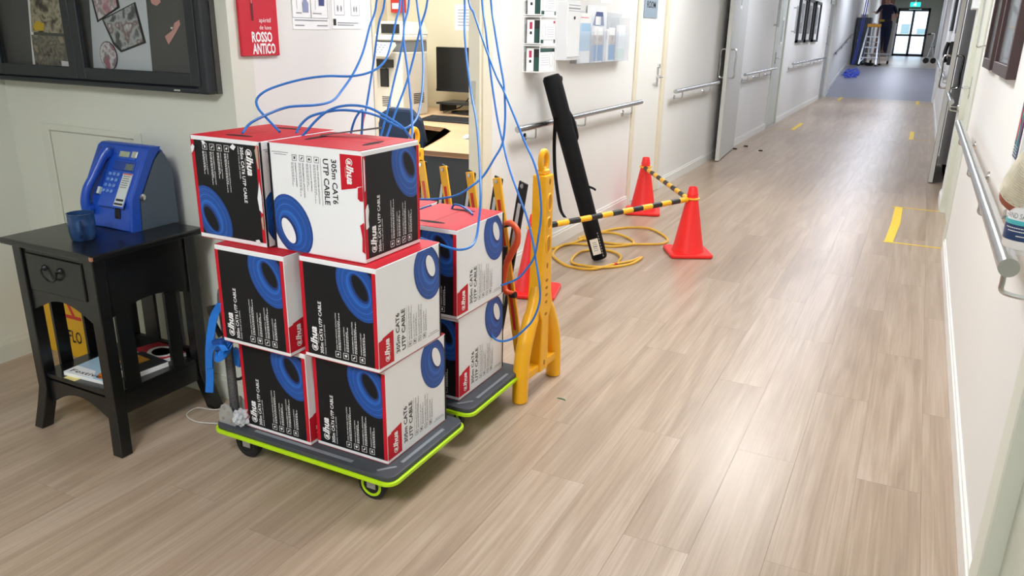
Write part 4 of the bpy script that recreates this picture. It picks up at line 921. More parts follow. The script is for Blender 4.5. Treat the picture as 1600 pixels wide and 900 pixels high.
m = MB(); [F.rect(m, .02, .2, .21-.012*i, .214-.012*i) for i in range(6)]; m.build('text_lines', INKG, o)
tag(MB().box(XW, XW+.002, 5.0, 5.2, 1.6, 1.8).build('wall_notice', PAPER), 'white paper notice above the suggestion box', 'notice', 'papers above the brochure holder')
tag(MB().box(XW, XW+.002, 5.35, 5.6, 1.585, 1.8).build('wall_notice', PAPER), 'white paper notice above the brochure holder', 'notice', 'papers above the brochure holder')
# narrow framed pictures down the corridor
for y0, y1, lab in ((14.75, 15.55, 'first'), (15.75, 16.55, 'second'), (16.85, 17.65, 'third')):
    t = thing('framed_picture', f'narrow black framed picture, {lab} of three above the long handrail', 'picture', (XW, y0, 1.27), 'three narrow pictures in the corridor')
    m = MB()
    for a0, a1, b0, b1 in ((y0, y0+.09, 1.27, 2.02), (y1-.06, y1, 1.27, 2.02), (y0, y1, 1.27, 1.31), (y0, y1, 1.98, 2.02)): m.box(XW, XW+.04, a0, a1, b0, b1)
    m.build('frame', BLACKM, t); MB().box(XW, XW+.01, y0+.05, y1-.05, 1.3, 1.99).build('mount', PAPER, t); MB().box(XW+.01, XW+.012, y0+.16, y1-.16, 1.42, 1.92).build('print', checker_photo('snap_corridor', ['#6a6c72', '#8b8d92', '#a9abaf', '#5a5c62', '#bcbec2'], 5, 1), t)
for y, z0, z1, lab in ((12.45, 1.5, 1.95, 'steel pull bar on the wall before the slotted door'), (14.2, 1.42, 1.85, 'steel pull bar on the wall before the three pictures')):
    t = thing('pull_bar', lab, 'handle', (XW, y, z0), 'steel pull bars')
    MB().cyl((XW+.06, y, z0), (XW+.06, y, z1), .014).cyl((XW, y, z0+.03), (XW+.06, y, z0+.03), .012).cyl((XW, y, z1-.03), (XW+.06, y, z1-.03), .012).build('bar', STEEL, t, smooth=True)

# ================================================================== EXPANDING BARRIER
A, B = Vector((-1.212, 2.645, 0)), Vector((-1.985, 2.93, 0))
along = (B-A).normalized(); perp = Vector((-along.y, along.x, 0))
bt = thing('expanding_barrier', 'yellow and black expanding lattice barrier with moulded yellow end posts', 'barrier', A)
def post(c, d, name):
    """moulded end post: flat face across d"""
    o = Vector((c.x, c.y, 0)); u = d.normalized(); v = Vector((0, 0, 1)); n = u.cross(v); th = .058
    O = o-n*th/2; th2 = th/2
    m = MB()
    m.prism([(-.033, .885), (-.036, .60), (-.042, .44), (-.056, .36), (-.03, .31), (-.034, .085), (.034, .085), (.03, .31), (.056, .36), (.042, .44), (.036, .60), (.033, .885)], O, u, v, th)
    m.prism([(-.13, .085), (.13, .085), (.125, .12), (-.125, .12)], O+n*.008, u, v, th-.016)
    po = m.build(name, YEL, bt, bevel=.006, seg=2)
    for s in (-1, 1):   # the two bowed legs
        MB().tube(smooth_path([o+u*s*a+v*z_ for a, z_ in ((.014, .47), (.03, .42), (.062, .345), (.1, .275), (.132, .2), (.146, .12), (.149, .05), (.15, .012), (.15, 0))], 4), [.02]*3+[.027]*6+[.031]*22+[.028, .016], 14).build('leg', YEL, po, smooth=True)
    MB().prism([(-.024, .885), (.024, .885), (.02, .905), (-.02, .905)], O+n*.01, u, v, th-.02).build('cap', YEL, po, bevel=.004)
    rc = o+v*.935
    MB().tube([rc+u*.026*math.cos(q)+v*.036*math.sin(q) for q in [2*math.pi*i/20 for i in range(20)]], .011, 10, closed=True).build('lifting_ring', YEL, po, smooth=True)
    for zc, r_, rz in ((.78, .018, .034), (.70, .018, .022), (.615, .018, .034)):
        MB().prism(ell((0, zc), r_, rz, 0, 20), o+n*(th/2-.001), u, v, .0018).build('recess', mat('yellow_recess_shade', '#c98608', .5, var=.03), po)  # flat plate in darker yellow, painting the shade inside a recess
        mm = MB().tube([o+n*(th/2+.001)+u*r_*math.cos(q)+v*(zc+rz*math.sin(q)) for q in [2*math.pi*i/18 for i in range(18)]], .003, 6, closed=True); mm.build('recess_rim', YEL, po, smooth=True)
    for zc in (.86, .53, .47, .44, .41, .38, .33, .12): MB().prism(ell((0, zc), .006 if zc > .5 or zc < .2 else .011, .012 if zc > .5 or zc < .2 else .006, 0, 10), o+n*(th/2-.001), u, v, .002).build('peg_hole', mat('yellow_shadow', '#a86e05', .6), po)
post(A, Vector((.03, 1, 0)), 'end_post'); post(B, Vector((.03, 1, 0)), 'end_post')
LT = (B-A).length; zt, zb = .835, .12; tilt = .15
for s0 in (.11, .255, .425, .605, .765):
    bars = [(YEL, s0, max(.02, s0-tilt), .008, REFR), (BLACK, s0+.004, min(LT-.02, s0+tilt), -.008, REFW)]
    for col, top, bot, lay, ref in (bars if s0 > .2 else bars[1:]):
        p = A+along*top+perp*lay*1.0+Vector((0, 0, zt)); q = A+along*bot+perp*lay+Vector((0, 0, zb))
        sl = MB().bar(p, q, .048, .009, up=perp).build('slat', col, bt, bevel=.002)
        d_ = (q-p)
        fr = perp if perp.y < 0 else -perp
        for f0, f1 in ((.12, .43), (.58, .86)):
            MB().bar(p+d_*f0+fr*.0052, p+d_*f1+fr*.0052, .017, .0015, up=perp).build('reflector', ref, sl)
        mm = MB()
        for f in (.02, .5, .98): c_ = p+d_*f; mm.cyl(c_+fr*.003, c_+fr*.009, .009, n=10)
        mm.build('pivot', STEEL, sl)

# orange handled clamp hanging on the barrier
t = thing('bar_clamp', 'orange handled clamp hanging in the barrier lattice', 'clamp', at(800, 420, 1, 2.62))
OR = mat('clamp_orange', '#ee5a2c', .4, var=.04)
MB().tube(smooth_path([at(786, 352, 1, 2.66), at(797, 348, 1, 2.63), at(808, 360, 1, 2.61), at(808, 378, 1, 2.61), at(798, 398, 1, 2.61), at(792, 410, 1, 2.62)], 5), [.011]*5+[.012]*10+[.014]*11, 10).build('jaw_handle', OR, t, smooth=True)
MB().tube(smooth_path([at(795, 400, 1, 2.615), at(790, 420, 1, 2.615), at(787, 440, 1, 2.615), at(790, 455, 1, 2.61), at(803, 460, 1, 2.61)], 5), .012, 10).build('lower_handle', OR, t, smooth=True)
MB().tube([at(784, 352, 1, 2.67), at(796, 349, 1, 2.64)], .013, 10).build('grip', RUBBER, t, smooth=True); MB().tube([at(797, 460, 1, 2.61), at(806, 461, 1, 2.61)], .013, 10).build('grip', RUBBER, t, smooth=True)
MB().tube([at(790, 385, 1, 2.63), at(786, 425, 1, 2.63)], .01, 8).build('bar', mat('clamp_bar', '#2d2f31', .4, .5), t)

# ================================================================== CONES, POLES, CORD, BAG
def make_cone():
    t = thing('traffic_cone', 'cone', 'cone', (0, 0, 0), 'orange traffic cones')
    MB().prism(rrect(-.14, .14, -.14, .14, .03, 4), (0, 0, .003), (1, 0, 0), (0, 1, 0), .022).build('base', CONE, t, bevel=.005)
    for a in (45, 135, 225, 315): MB().cyl((.115*math.cos(math.radians(a))*1.2, .115*math.sin(math.radians(a))*1.2, 0), (.115*math.cos(math.radians(a))*1.2, .115*math.sin(math.radians(a))*1.2, .004), .02, n=10).build('foot', CONE, t)
    MB().lathe([(.108, .02), (.1, .04), (.034, .395), (.037, .4), (.034, .41), (.028, .445), (.024, .45), (.02, .445), (.026, .4), (.09, .03)], n=32, cap=False).build('cone_body', CONE, t, smooth=True)
    return t
C0 = make_cone(); C0.location = (-1.21, 4.985, 0); C0.rotation_euler = (0, 0, .5); C0['label'] = 'orange traffic cone joining the two striped poles'
dup(C0, (-1.86, 6.02, 0), .3, 'orange traffic cone standing against the ROOM door'); dup(C0, (-1.755, 3.74, 0), .25, 'orange traffic cone behind the yellow barrier post')
def pole(p, q, n, label, rings):
    p, q = Vector(p), Vector(q); t = thing('striped_pole', label, 'pole', p, 'striped barrier poles')
    MB().cyl(p, q, .0165, n=14).build('tube', BLACK, t, smooth=True); d = (q-p)
    for i in range(n):
        f0, f1 = (i+.55)/n, (i+1.05)/n
        MB().cyl(p+d*f0, p+d*min(1, f1), .0172, n=14).build('tape_band', YEL, t, smooth=True)
    for c in rings: MB().tube([Vector(c)+Vector((.042*math.cos(a), .042*math.sin(a), 0)) for a in [2*math.pi*i/20 for i in range(20)]], .007, 8, closed=True).build('cone_loop', YEL, t, smooth=True)
pole(Vector((-1.73, 3.79, .372)), Vector((-1.235, 4.94, .372)), 7, 'black and yellow striped pole running behind the barrier post to the joining cone', [(-1.21, 4.985, .375), (-1.755, 3.74, .375)])
pole(Vector((-1.845, 5.97, .372)), Vector((-1.245, 5.02, .36)), 6, 'black and yellow striped pole between the two cones', [(-1.86, 6.02, .375)])
# yellow cord on the floor
pts = [(862, 388), (900, 378), (938, 364), (975, 356), (1015, 358), (1042, 372), (1035, 381), (1000, 383), (960, 381), (925, 376), (905, 372), (935, 364), (965, 367), (988, 376), (985, 383), (950, 385), (910, 382), (880, 384), (864, 396), (872, 408), (890, 416), (925, 421), (960, 414), (985, 408), (1003, 403), (985, 412), (950, 418), (915, 417), (893, 409), (905, 395), (930, 390), (955, 393), (970, 402), (965, 410)]
P_ = []
for i, (a, b) in enumerate(pts): p = at(a, b, 2, .008); p.z = .006+.008*((i*7) % 5)/4; P_.append(p)
t = thing('yellow_cord', 'loosely coiled yellow cord on the floor around the bag', 'cord', (-1.6, 4.8, 0))
MB().tube(smooth_path(P_, 6), .0085, 8).build('cord', YCORD, t, smooth=True); c = at(961, 413, 2, .012); MB().lathe([(.012, -.012), (.012, .012)], c, 10, (1, 0, 0)).build('red_tie', mat('tie_red', '#c4332c', .5), t)
# long black bag leaning on the handrail
b0 = at(937, 403, 2, .02); b1 = at(861, 118, 0, -1.965); d = (b1-b0)
t = thing('tube_bag', 'long black nylon tube bag leaning on the wall handrail', 'bag', b0)
MB().tube([b0+d*f for f in (0, .01, .3, .6, .9, .985, 1)], [.045, .05, .052, .054, .056, .055, .045], 20).build('sleeve', NYLON, t, smooth=True)
sd = d.normalized().cross(Vector((0, 1, 0))).normalized()
c = b0+d*.72+Vector((.05, .03, 0)); MB().tube(smooth_path([b0+d*.66+Vector((.035, .03, 0)), b0+d*.69+Vector((.05, .035, 0)), b0+d*.77+Vector((.05, .035, 0)), b0+d*.82+Vector((.035, .03, 0))], 5), .012, 8).build('carry_handle', NYLON, t, smooth=True)
MB().ribbon(smooth_path([at(868, 182, 1, b1.y-.03), at(866, 225, 1, 4.45), at(867, 265, 1, 4.45), at(871, 300, 1, 4.45), at(876, 328, 1, 4.44), at(883, 340, 1, 4.43)], 5), (1, .3, 0), .022).build('shoulder_strap', NYLON, t)
MB().ribbon([at(918, 291, 1, 4.45), at(926, 294, 1, 4.45), at(931, 297, 1, 4.45)], (0, .6, 1), .014).build('strap_tab', NYLON, t)
n_ = (Vector((0, 0, EYE))-b0); n_ = (n_-d.normalized()*n_.dot(d.normalized())).normalized(); w_ = d.normalized().cross(n_)
c = b0+d*.08+n_*.0515; MB().obox(c+w_*-.008, (w_, d, n_), (.026, .052, .001)).build('paper_label', mat('label_cream', '#e3dccb', .6), t)
m = MB()
for i in range(5): m.obox(c+w_*-.008+d.normalized()*(.028-.013*i)+n_*.001, (w_, d, n_), (.014, .002+.002*(i == 2), .0006))
m.build('label_print', INKG, t)
m = MB()
for i in range(9): m.obox(b0+d*(.02+.016*i)+n_*.044-w_*.026*-1, (w_, d, n_), (.003, .0055, .0008))
m.build('white_side_print', INKG, t)
MB().tube(smooth_path([b1+Vector((.03, .02, -.01)), b1+Vector((.06, .02, -.005)), b1+Vector((.062, .02, -.035)), b1+Vector((.045, .03, -.05))], 4), .004, 6).build('zip_pull', BLACK, t)
# small litter
tag(MB().prism([(-.018, 0), (-.005, .006), (.012, .004), (.02, -.004), (.01, -.002), (-.008, .0)], at(877, 624, 2, 0)+Vector((0, 0, .0005)), (1, 0, 0), (0, 1, 0), .003).build('cable_scrap', mat('scrap_green', '#3c6b52', .5)), 'tiny green scrap on the floor before the barrier foot', 'scrap')
for a, b, lab in ((1165, 229, 'dark dried leaf on the floor beside the folded grey door'), (1188, 236, 'dark dried leaf farther out in the corridor'), (1148, 233, 'dark dried leaf touching the folded grey door')):
    p = at(a, b, 2, .001); tag(MB().prism([(-.025, 0), (-.005, .04), (.025, .02), (.03, -.015), (0, -.03)], p, (1, 0, 0), (0, 1, 0), .012).build('dried_leaf', mat('leaf_brown', '#33261c', .9, var=.2)), lab, 'leaf', 'dried leaves on the floor')
# ================================================================== BLUE CABLES
ZC = 2.5
def cable(label, pts, ys, top=True, r=.004):
    """pts: sight lines along the cable; ys: their distance along the corridor, spread evenly"""
    n = len(pts); P = []
    for i, (a, b) in enumerate(pts):
        f = i/(n-1)*(len(ys)-1); k = min(int(f), len(ys)-2); y = ys[k]+(ys[k+1]-ys[k])*(f-k); P.append(at(a, b, 1, y))
    if top:
        d = (P[0]-P[1]).normalized(); p = P[0]; h = ZC-p.z
        P = [Vector((p.x+d.x*.3+ .0, p.y+d.y*.2, ZC)), Vector((p.x+d.x*.25, p.y+d.y*.15, p.z+h*.6)), Vector((p.x+d.x*.12, p.y+d.y*.08, p.z+h*.25))]+P
    o = MB().tube(smooth_path(P, 5), r, 8).build('network_cable', BLUEC, None, smooth=True)
    return tag(o, label, 'cable', 'blue network cables')
cable('blue cable sweeping over the notices into the scuffed top carton', [(588.7, 0), (577.5, 42), (567, 82), (552, 115), (535, 140), (520, 157), (495, 164), (452, 167), (422, 177), (392, 192), (379, 208)], [2.5, 2.2, 1.9, 1.76])
cable('blue cable making a wide loop back over the scuffed top carton', [(625, 0), (618.7, 32), (610, 72), (600, 97), (580, 112), (550, 119), (510, 119), (472, 124), (435, 134), (412, 144), (401, 156), (404, 170), (417, 185), (437, 206)], [2.5, 2.2, 1.9, 1.82])
cable('blue cable with a red tape mark hanging behind the top carton', [(601, 0), (592, 37), (584, 95), (577, 140), (571, 175), (567, 190), (563, 240)], [2.55, 2.4, 2.25])
cable('blue cable crossing the copier front and dropping behind the top carton', [(629, 0), (631, 50), (625, 87), (615, 130), (606, 170), (592, 225)], [2.6, 2.5, 2.3])
cable('blue cable dropping straight and arching back into the white-fronted carton', [(639, 0), (632, 37), (631, 65), (637, 110), (641, 150), (644, 190), (643, 215), (637, 209), (627, 197), (600, 180), (572, 167), (540, 165), (515, 172), (495, 187), (472, 213)], [2.55, 2.3, 2.05, 1.95, 1.84])
cable('blue cable bowing out and arching low into the white-fronted carton', [(651, 0), (657, 45), (661, 87), (661, 125), (657, 162), (650, 187), (635, 200), (620, 197), (592, 182), (567, 175), (535, 172), (510, 175), (485, 182), (470, 195), (463, 208)], [2.6, 2.35, 2.1, 1.95, 1.86])
cable('blue cable slanting across the others towards the office chair', [(668, 0), (657, 42), (647, 87), (635, 130), (620, 170), (602, 220)], [2.6, 2.5, 2.3])
cable('short blue cable end rising behind the top carton', [(547, 215), (551, 197), (557, 182), (566, 172), (566, 190), (563, 235)], [2.2, 2.2, 2.24], top=False)
tag(MB().cyl(at(569, 176, 1, 2.31), at(566, 196, 1, 2.27), .0045, n=8).build('tape_marker', CRED), 'red tape marker wrapped round a hanging blue cable', 'tape')
cable('blue cable by the dark panel looping across the rear upper carton', [(726, 0), (726, 50), (730, 100), (737, 150), (744, 187), (748, 230), (750, 270), (751, 310), (748, 346), (744, 372), (736, 385), (721, 390), (705, 388), (681, 380), (650, 370)], [2.7, 2.5, 2.25, 2.1, 2.05])
cable('blue cable curving round the yellow post to the rear lower carton', [(732, 0), (740, 20), (750, 50), (762, 84), (776, 120), (788, 144), (802, 178), (820, 222), (832, 248), (840, 274), (844, 302), (845.5, 335), (841, 372), (835, 401), (823, 420), (809, 435), (786, 445), (775, 446)], [2.75, 2.6, 2.42, 2.4, 2.48])
cable('longest blue cable hanging down the yellow post and back up to the carton', [(753, 0), (758, 40), (764, 92), (770, 140), (778, 190), (786, 224), (792, 250), (800, 276), (811, 306), (824, 342), (833, 380), (838, 411), (843, 445), (843, 472), (833, 499), (818, 516), (801, 529), (782, 533), (769.5, 525), (764.6, 503), (765, 482)], [2.75, 2.6, 2.45, 2.4, 2.4, 2.4])
cable('blue cable swinging low behind the top carton from the right', [(767, 0), (772, 40), (780, 90), (787, 130), (789, 160), (789, 190), (785, 224), (772, 248), (756, 274), (738, 290), (714, 305), (680, 311), (645, 311)], [2.7, 2.55, 2.4, 2.2])
cable('short blue cable loop at the slot of the rear upper carton', [(738, 335), (734, 330), (721, 322), (710, 320), (706, 326)], [2.36, 2.42, 2.42], top=False)

# ================================================================== OFFICE
t = thing('desk', 'light wood L-shaped office desk with charcoal front panel', 'desk', (-2.7, 4.6, 0))
top = [(-2.2, 3.85), (-2.55, 3.83), (-2.62, 4.05), (-2.72, 4.35), (-2.86, 4.68), (-3.0, 4.82), (-3.25, 4.88), (-3.6, 4.85), (-4.39, 4.8), (-4.39, 6.09), (-2.2, 6.09)]
MB().prism(top[::-1] if False else top, (0, 0, .695), (1, 0, 0), (0, 1, 0), -.025 if False else .025).build('worktop', [DESKW], t)
MB().prism([(a, b) for a, b in top][:9]+[(-4.39, 4.815), (-3.6, 4.865), (-3.25, 4.895), (-3.01, 4.835), (-2.87, 4.69), (-2.735, 4.355), (-2.632, 4.055), (-2.56, 3.843), (-2.2, 3.863)], (0, 0, .69), (1, 0, 0), (0, 1, 0), .0295).build('edge_band', DESKE, t)
MB().box(-2.56, -2.2, 3.87, 3.89, .02, .69).build('front_panel', DGREY, t); MB().box(-4.3, -3.3, 4.95, 4.97, .05, .69).build('modesty_panel', DGREY, t)
MB().box(-2.24, -2.2, 3.9, 6.0, .02, .69).build('side_panel', DGREY, t); MB().box(-4.35, -4.31, 4.9, 6.0, .02, .69).build('side_panel', DGREY, t)
tag(MB().box(-2.475, -2.41, 4.25, 5.6, .722, 1.44).build('desk_screen', DGREY, None, bevel=.01), 'dark charcoal partition screen standing on the desk by the doorway', 'partition')
o = MB().prism([(0, 0), (.05, .01), (.045, .06), (.03, .05), (.01, .055)], (-2.44, 4.249, 1.25), (1, 0, 0), (0, 0, 1), .002).build('torn_note', PAPER); tag(o, 'torn white note on the edge of the dark partition', 'note', 'notes on the partition')
# copier
c0 = at(580, 178, 2, .72); 
gx0, gx1, gy0, gy1 = -4.12, -3.62, 5.2, 5.56
t = thing('copier', 'beige multifunction copier with a tilted keypad on the desk', 'copier', ((gx0+gx1)/2, (gy0+gy1)/2, .72))
MB().box(gx0, gx1, gy0, gy1, .722, 1.22).build('body', COPIER, t, bevel=.012, seg=2)
MB().box(gx0+.01, gx1-.003, gy0+.003, gy1, 1.22, 1.30).build('grey_band', COPG, t, bevel=.004)
MB().box(gx0-.02, gx1+.005, gy0-.02, gy1, 1.30, 1.345).build('scanner_lid', COPIER, t, bevel=.01)
MB().prism([(0, 0), (.3, 0), (.26, .1), (.04, .1)], (gx0+.18, gy0+.12, 1.345), (1, 0, 0), (0, 0, 1), -.3).build('document_feeder', COPIER, t, bevel=.008)
MB().box(gx0+.23, gx1-.1, gy0+.11, gy0+.118, 1.355, 1.425).build('feeder_mouth', BLACK, t)
pv = Vector((0, .14, .11)); PO = Vector((gx0+.12, gy0-.16, 1.17))
kp = MB().prism([(0, 0), (.36, 0), (.36, .16), (0, .16)], PO, (1, 0, 0), pv, .03).build('control_panel', COPIER, t, bevel=.005)
m = MB(); F = Face(PO+Vector((1, 0, 0)).cross(pv.normalized())*.03, (1, 0, 0), pv, .001)
for r in range(4):
    for k in range(5): F.rect(m, .13+k*.035, .153+k*.035, .03+r*.028, .046+r*.028)
m.build('key', mat('key_grey', '#7d828c', .5), kp); m = MB(); F.rect(m, .01, .11, .03, .13); m.build('touch_screen', mat('screen_grey', '#aab4bb', .3), kp)
MB().box(gx0+.14, gx0+.42, gy0-.1, gy0, 1.1, 1.16).build('panel_bracket', BLACK, t)
MB().obox((gx0+.33, gy0-.004, 1.02), ((1, 0, 0), (0, 1, 0), (0, 0, 1)), (.04, .006, .07)).build('card_reader', BLACK, t, bevel=.004); MB().tube(smooth_path([(gx0+.35, gy0-.006, 1.09), (gx0+.36, gy0-.03, 1.13), (gx0+.38, gy0-.01, 1.18)], 5), .004, 6).build('reader_cord', BLACK, t)
for gx in (gx0+.3, ):
    for r in range(6): MB().box(gx, gx+.08, gy0-.002, gy0+.002, .80+r*.014, .806+r*.014).build('vent_slit', INKK, t)
for r in range(6): MB().box(gx1-.001, gx1+.002, gy0+.15, gy0+.3, .82+r*.014, .826+r*.014).build('vent_slit', INKK, t)
MB().box(gx0+.1, gx0+.12, gy0-.003, gy0+.002, .85, 1.0).build('cover_seam', COPG, t)
# monitor, keyboard, mouse
a, b = at(681, 75, 1, 5.75), at(735, 145, 1, 5.75)
t = thing('monitor', 'black computer monitor on the office desk', 'monitor', ((a.x+b.x)/2+.1, 5.78, .72))
MB().box(a.x, a.x+.56, 5.75, 5.79, b.z, a.z+.01).build('screen', mat('screen_black', '#1a1a19', .3, var=.05), t, bevel=.004)
MB().box(a.x, a.x+.56, 5.747, 5.752, b.z, b.z+.02).build('bezel', BLACK, t)
MB().box(a.x+.34, a.x+.42, 5.8, 5.83, .76, b.z+.1).build('stand', BLACK, t); MB().prism(ell((a.x+.36, 5.75), .2, .12, 0, 24), (0, 0, .722), (1, 0, 0), (0, 1, 0), .018).build('base', BLACK, t, bevel=.004)
MB().box(a.x+.08, a.x+.55, 5.62, 5.9, .80, .815).build('riser_shelf', BLACK, t); [MB().box(x, x+.02, 5.64, 5.88, .74, .8).build('riser_leg', BLACK, t) for x in (a.x+.1, a.x+.5)]
tag(MB().tube(smooth_path([(a.x-.05, 5.95, .73), (a.x+.1, 5.7, .73), (a.x+.2, 5.6, .75), (a.x+.25, 5.75, .78), (a.x+.33, 5.81, .9)], 5), .005, 6).build('monitor_cable', BLACK), 'black monitor cable trailing over the desk', 'cable')
t = thing('keyboard', 'black keyboard on the office desk', 'keyboard', (-3.15, 5.2, .72))
MB().prism([(0, 0), (.17, 0), (.17, .03), (0, .015)], (-3.4, 5.1, .721), (0, 1, 0), (0, 0, 1), .5).build('case', BLACK, t, bevel=.004)
m = MB()
for r in range(5):
    for k in range(17): m.box(-3.385+k*.028, -3.361+k*.028, 5.112+r*.03, 5.136+r*.03, .733+r*.0026, .742+r*.0026)
kk = m.build('key', mat('key_black', '#2a2b2d', .5), t); kk['kind'] = 'stuff'
o = MB().lathe([(.001, .025), (.03, .022), (.045, .008), (.046, 0)], (0, 0, 0), 16).build('mouse', mat('mouse_white', '#e8e8e6', .4)); o.scale = (.7, 1.2, 1); o.location = (-2.57, 4.42, .721); tag(o, 'white computer mouse on the desk beside the partition', 'mouse')
# office chair
t = thing('office_chair', 'dark blue office chair with a rounded back at the desk', 'chair', (-2.95, 4.3, 0))
q = Vector((-2.96, 4.2, .7))
MB().prism([(-.15, -.2), (.17, -.2), (.18, 0), (.15, .14), (.08, .205), (-.06, .21), (-.13, .17), (-.16, .03)], (-2.935, 4.15, .705), (1, .15, 0), (0, 0, 1), -.07).build('backrest', mat('chair_cloth', '#2c3a50', .8, var=.08, scale=20), t, bevel=.02, seg=2)
MB().box(q.x-.22, q.x+.22, 4.2, 4.62, .43, .5).build('seat', mat('chair_cloth', '#2c3a50'), t, bevel=.02); MB().cyl((q.x, 4.4, .08), (q.x, 4.4, .43), .03).build('gas_lift', BLACK, t); MB().bar((q.x, 4.17, .6), (q.x, 4.2, .44), .06, .015, up=(0, 1, 0)).build('back_bar', BLACK, t)
for k in range(5): a_ = k*2*math.pi/5; MB().bar((q.x, 4.4, .09), (q.x+.27*math.cos(a_), 4.4+.27*math.sin(a_), .06), .04, .03).build('leg', BLACK, t); MB().lathe([(.001, -.02), (.028, -.02), (.028, .02), (.001, .02)], (q.x+.27*math.cos(a_), 4.4+.27*math.sin(a_), .03), 12, (1, 0, 0)).build('caster', BLACK, t)
# things on the office wall
t = thing('alarm_call_point', 'red break-glass call point on the cream office wall', 'alarm', (0, 0, 0)); a, b = at(615, 4, 1, 6.1), at(635, 20, 1, 6.1); t.location = (a.x, 6.1, b.z)
MB().box(a.x, b.x, 6.05, 6.1, b.z, b.z+.12).build('housing', mat('alarm_red', '#d63a33', .4, var=.03), t, bevel=.004); MB().box(a.x+.02, b.x-.04, 6.045, 6.05, b.z+.03, b.z+.08).build('window', PAPER, t)
a, b = at(711, 7, 1, 6.1), at(737, 48, 1, 6.1)
o = tag(MB().box(a.x, b.x, 6.096, 6.1, b.z, a.z).build('wall_paper_sheet', PAPER), 'white paper sheet on the cream office wall', 'paper'); m = MB(); F = Face((a.x, 6.096, b.z), (1, 0, 0), (0, 0, 1), .001)
for i in range(6): F.rect(m, .03, .16-.02*(i % 2), .04+i*.025, .046+i*.025)
m.build('text_lines', INKG, o)
struct(MB().box(-3.5, XW-.12, 6.085, 6.1, 1.20, 1.235).build('trim_4', CREAM))

# ================================================================== RIGHT WALL
for i, (y0, y1, lab) in enumerate(((3.60, 4.36, 'large brown framed glazed picture nearest the sanitiser'), (4.60, 5.16, 'large brown framed glazed picture nearest the sage door'))):
    t = thing('framed_picture', lab, 'picture', (XR, y0, 1.25), 'brown framed pictures on the corridor wall')
    for a0, a1, b0, b1 in ((y0, y0+.05, 1.25, 1.95), (y1-.05, y1, 1.25, 1.95), (y0+.05, y1-.05, 1.25, 1.3), (y0+.05, y1-.05, 1.9, 1.95)): MB().box(XR-.035, XR, a0, a1, b0, b1).build('frame_side', BROWNF, t, bevel=.002)
    MB().box(XR-.012, XR-.002, y0+.05, y1-.05, 1.3, 1.9).build('print', mat('print_grey', '#6f7a80', .5, var=.1, scale=4), t); MB().box(XR-.02, XR-.017, y0+.05, y1-.05, 1.3, 1.9).build('pane', mat('glazing', '#e4ecf0', .02, alpha=.3, spec=1), t)
t = thing('pull_bar', 'thin chrome pull bar on the wall beyond the brown pictures', 'handle', (XR, 5.62, 1.33), 'steel pull bars')
MB().tube(smooth_path([(XR, 5.62, 1.36), (XR-.05, 5.62, 1.35), (XR-.055, 5.62, 1.4), (XR-.055, 5.62, 1.75), (XR, 5.62, 1.78)], 4), .006, 8).build('bar', CHROME, t, smooth=True)
tag(MB().box(XR-.05, XR, 7.55, 7.85, 1.62, 1.85).build('wall_box', mat('box_white', '#e6e8ea'), None, bevel=.006), 'small white box high on the wall beyond the sage door', 'box')
# sanitiser in a wall bracket
by, bx = 2.03, .268
t = thing('sanitiser_bottle', 'white hand sanitiser bottle with blue label above the handrail end', 'bottle', (bx, by, .955))
MB().lathe([(.001, 0), (.044, 0), (.048, .006), (.047, .075), (.04, .09), (.02, .098), (.016, .11), (.001, .111)], (bx, by, .955), 28).build('body', mat('bottle_white', '#eef0f0', .3, var=.01), t, smooth=True)
def cyl_panel(name, c, r, a0, a1, z0, z1, m_, par, n=14):
    m = MB(); vs = []
    for i in range(n+1): a = math.radians(a0+(a1-a0)*i/n); vs += [(c[0]+r*math.cos(a), c[1]+r*math.sin(a), z0), (c[0]+r*math.cos(a), c[1]+r*math.sin(a), z1)]
    m._add(vs, [[2*i, 2*i+2, 2*i+3, 2*i+1] for i in range(n)]); return m.build(name, m_, par, smooth=True)
cyl_panel('navy_label', (bx, by), .0488, 150, 300, .975, 1.01, mat('label_navy', '#1f3b66', .4), t); cyl_panel('teal_band', (bx, by), .0489, 150, 300, 1.01, 1.02, mat('label_teal', '#4fb9c2', .4), t)
m = MB(); vs, fs, W_, H_ = text_geo('HAND SANITISER', .1, .0, 0); m._add([(bx+.0492*math.cos(math.radians(190)+x/W_*1.9), by+.0492*math.sin(math.radians(190)+x/W_*1.9), 1.024+y/H_*.012) for x, y in vs], fs); m.build('label_lettering', INKG, t)
m = MB()
for z, a0, a1 in ((1.002, 200, 262), (.995, 208, 255), (.985, 235, 260)):
    for i in range(10): a, c = [math.radians(a0+(a1-a0)*k/10) for k in (i, i+.8)]; m.poly([(bx+.0492*math.cos(a), by+.0492*math.sin(a), z), (bx+.0492*math.cos(c), by+.0492*math.sin(c), z), (bx+.0492*math.cos(c), by+.0492*math.sin(c), z+.002), (bx+.0492*math.cos(a), by+.0492*math.sin(a), z+.002)])
m.build('fine_print', INKW, t)
MB().box(bx-.03, XR, by-.04, by+.04, .945, .954).build('bracket_shelf', ACRYL, t); MB().box(XR-.004, XR, by-.05, by+.05, .945, 1.2).build('bracket_back', ACRYL, t)
kx, ky, kz = .255, 2.05, 1.085
t = thing('knitted_cover', 'beige ribbed knitted cover with a brown rim beside the sanitiser', 'cover', (kx, ky, kz-.05))
KN = mat('knit_beige', '#cfc8b4', .9, var=.12, scale=50)
MB().lathe([(.001, -.062), (.03, -.058), (.05, -.04), (.056, -.015), (.05, .0)], (kx, ky, kz), 24, (.15, -.5, .85), cap=False).build('brown_rim', mat('clay_brown', '#a35a45', .6, var=.08), t, smooth=True)
pr = []
for i in range(41): z = -.02+.11*i/40; r = .056*math.cos((z-.0)*9.5)**.5 if abs(z*9.5) < 1.5 else .01; pr.append((r+(.0016 if i % 2 else 0), z))
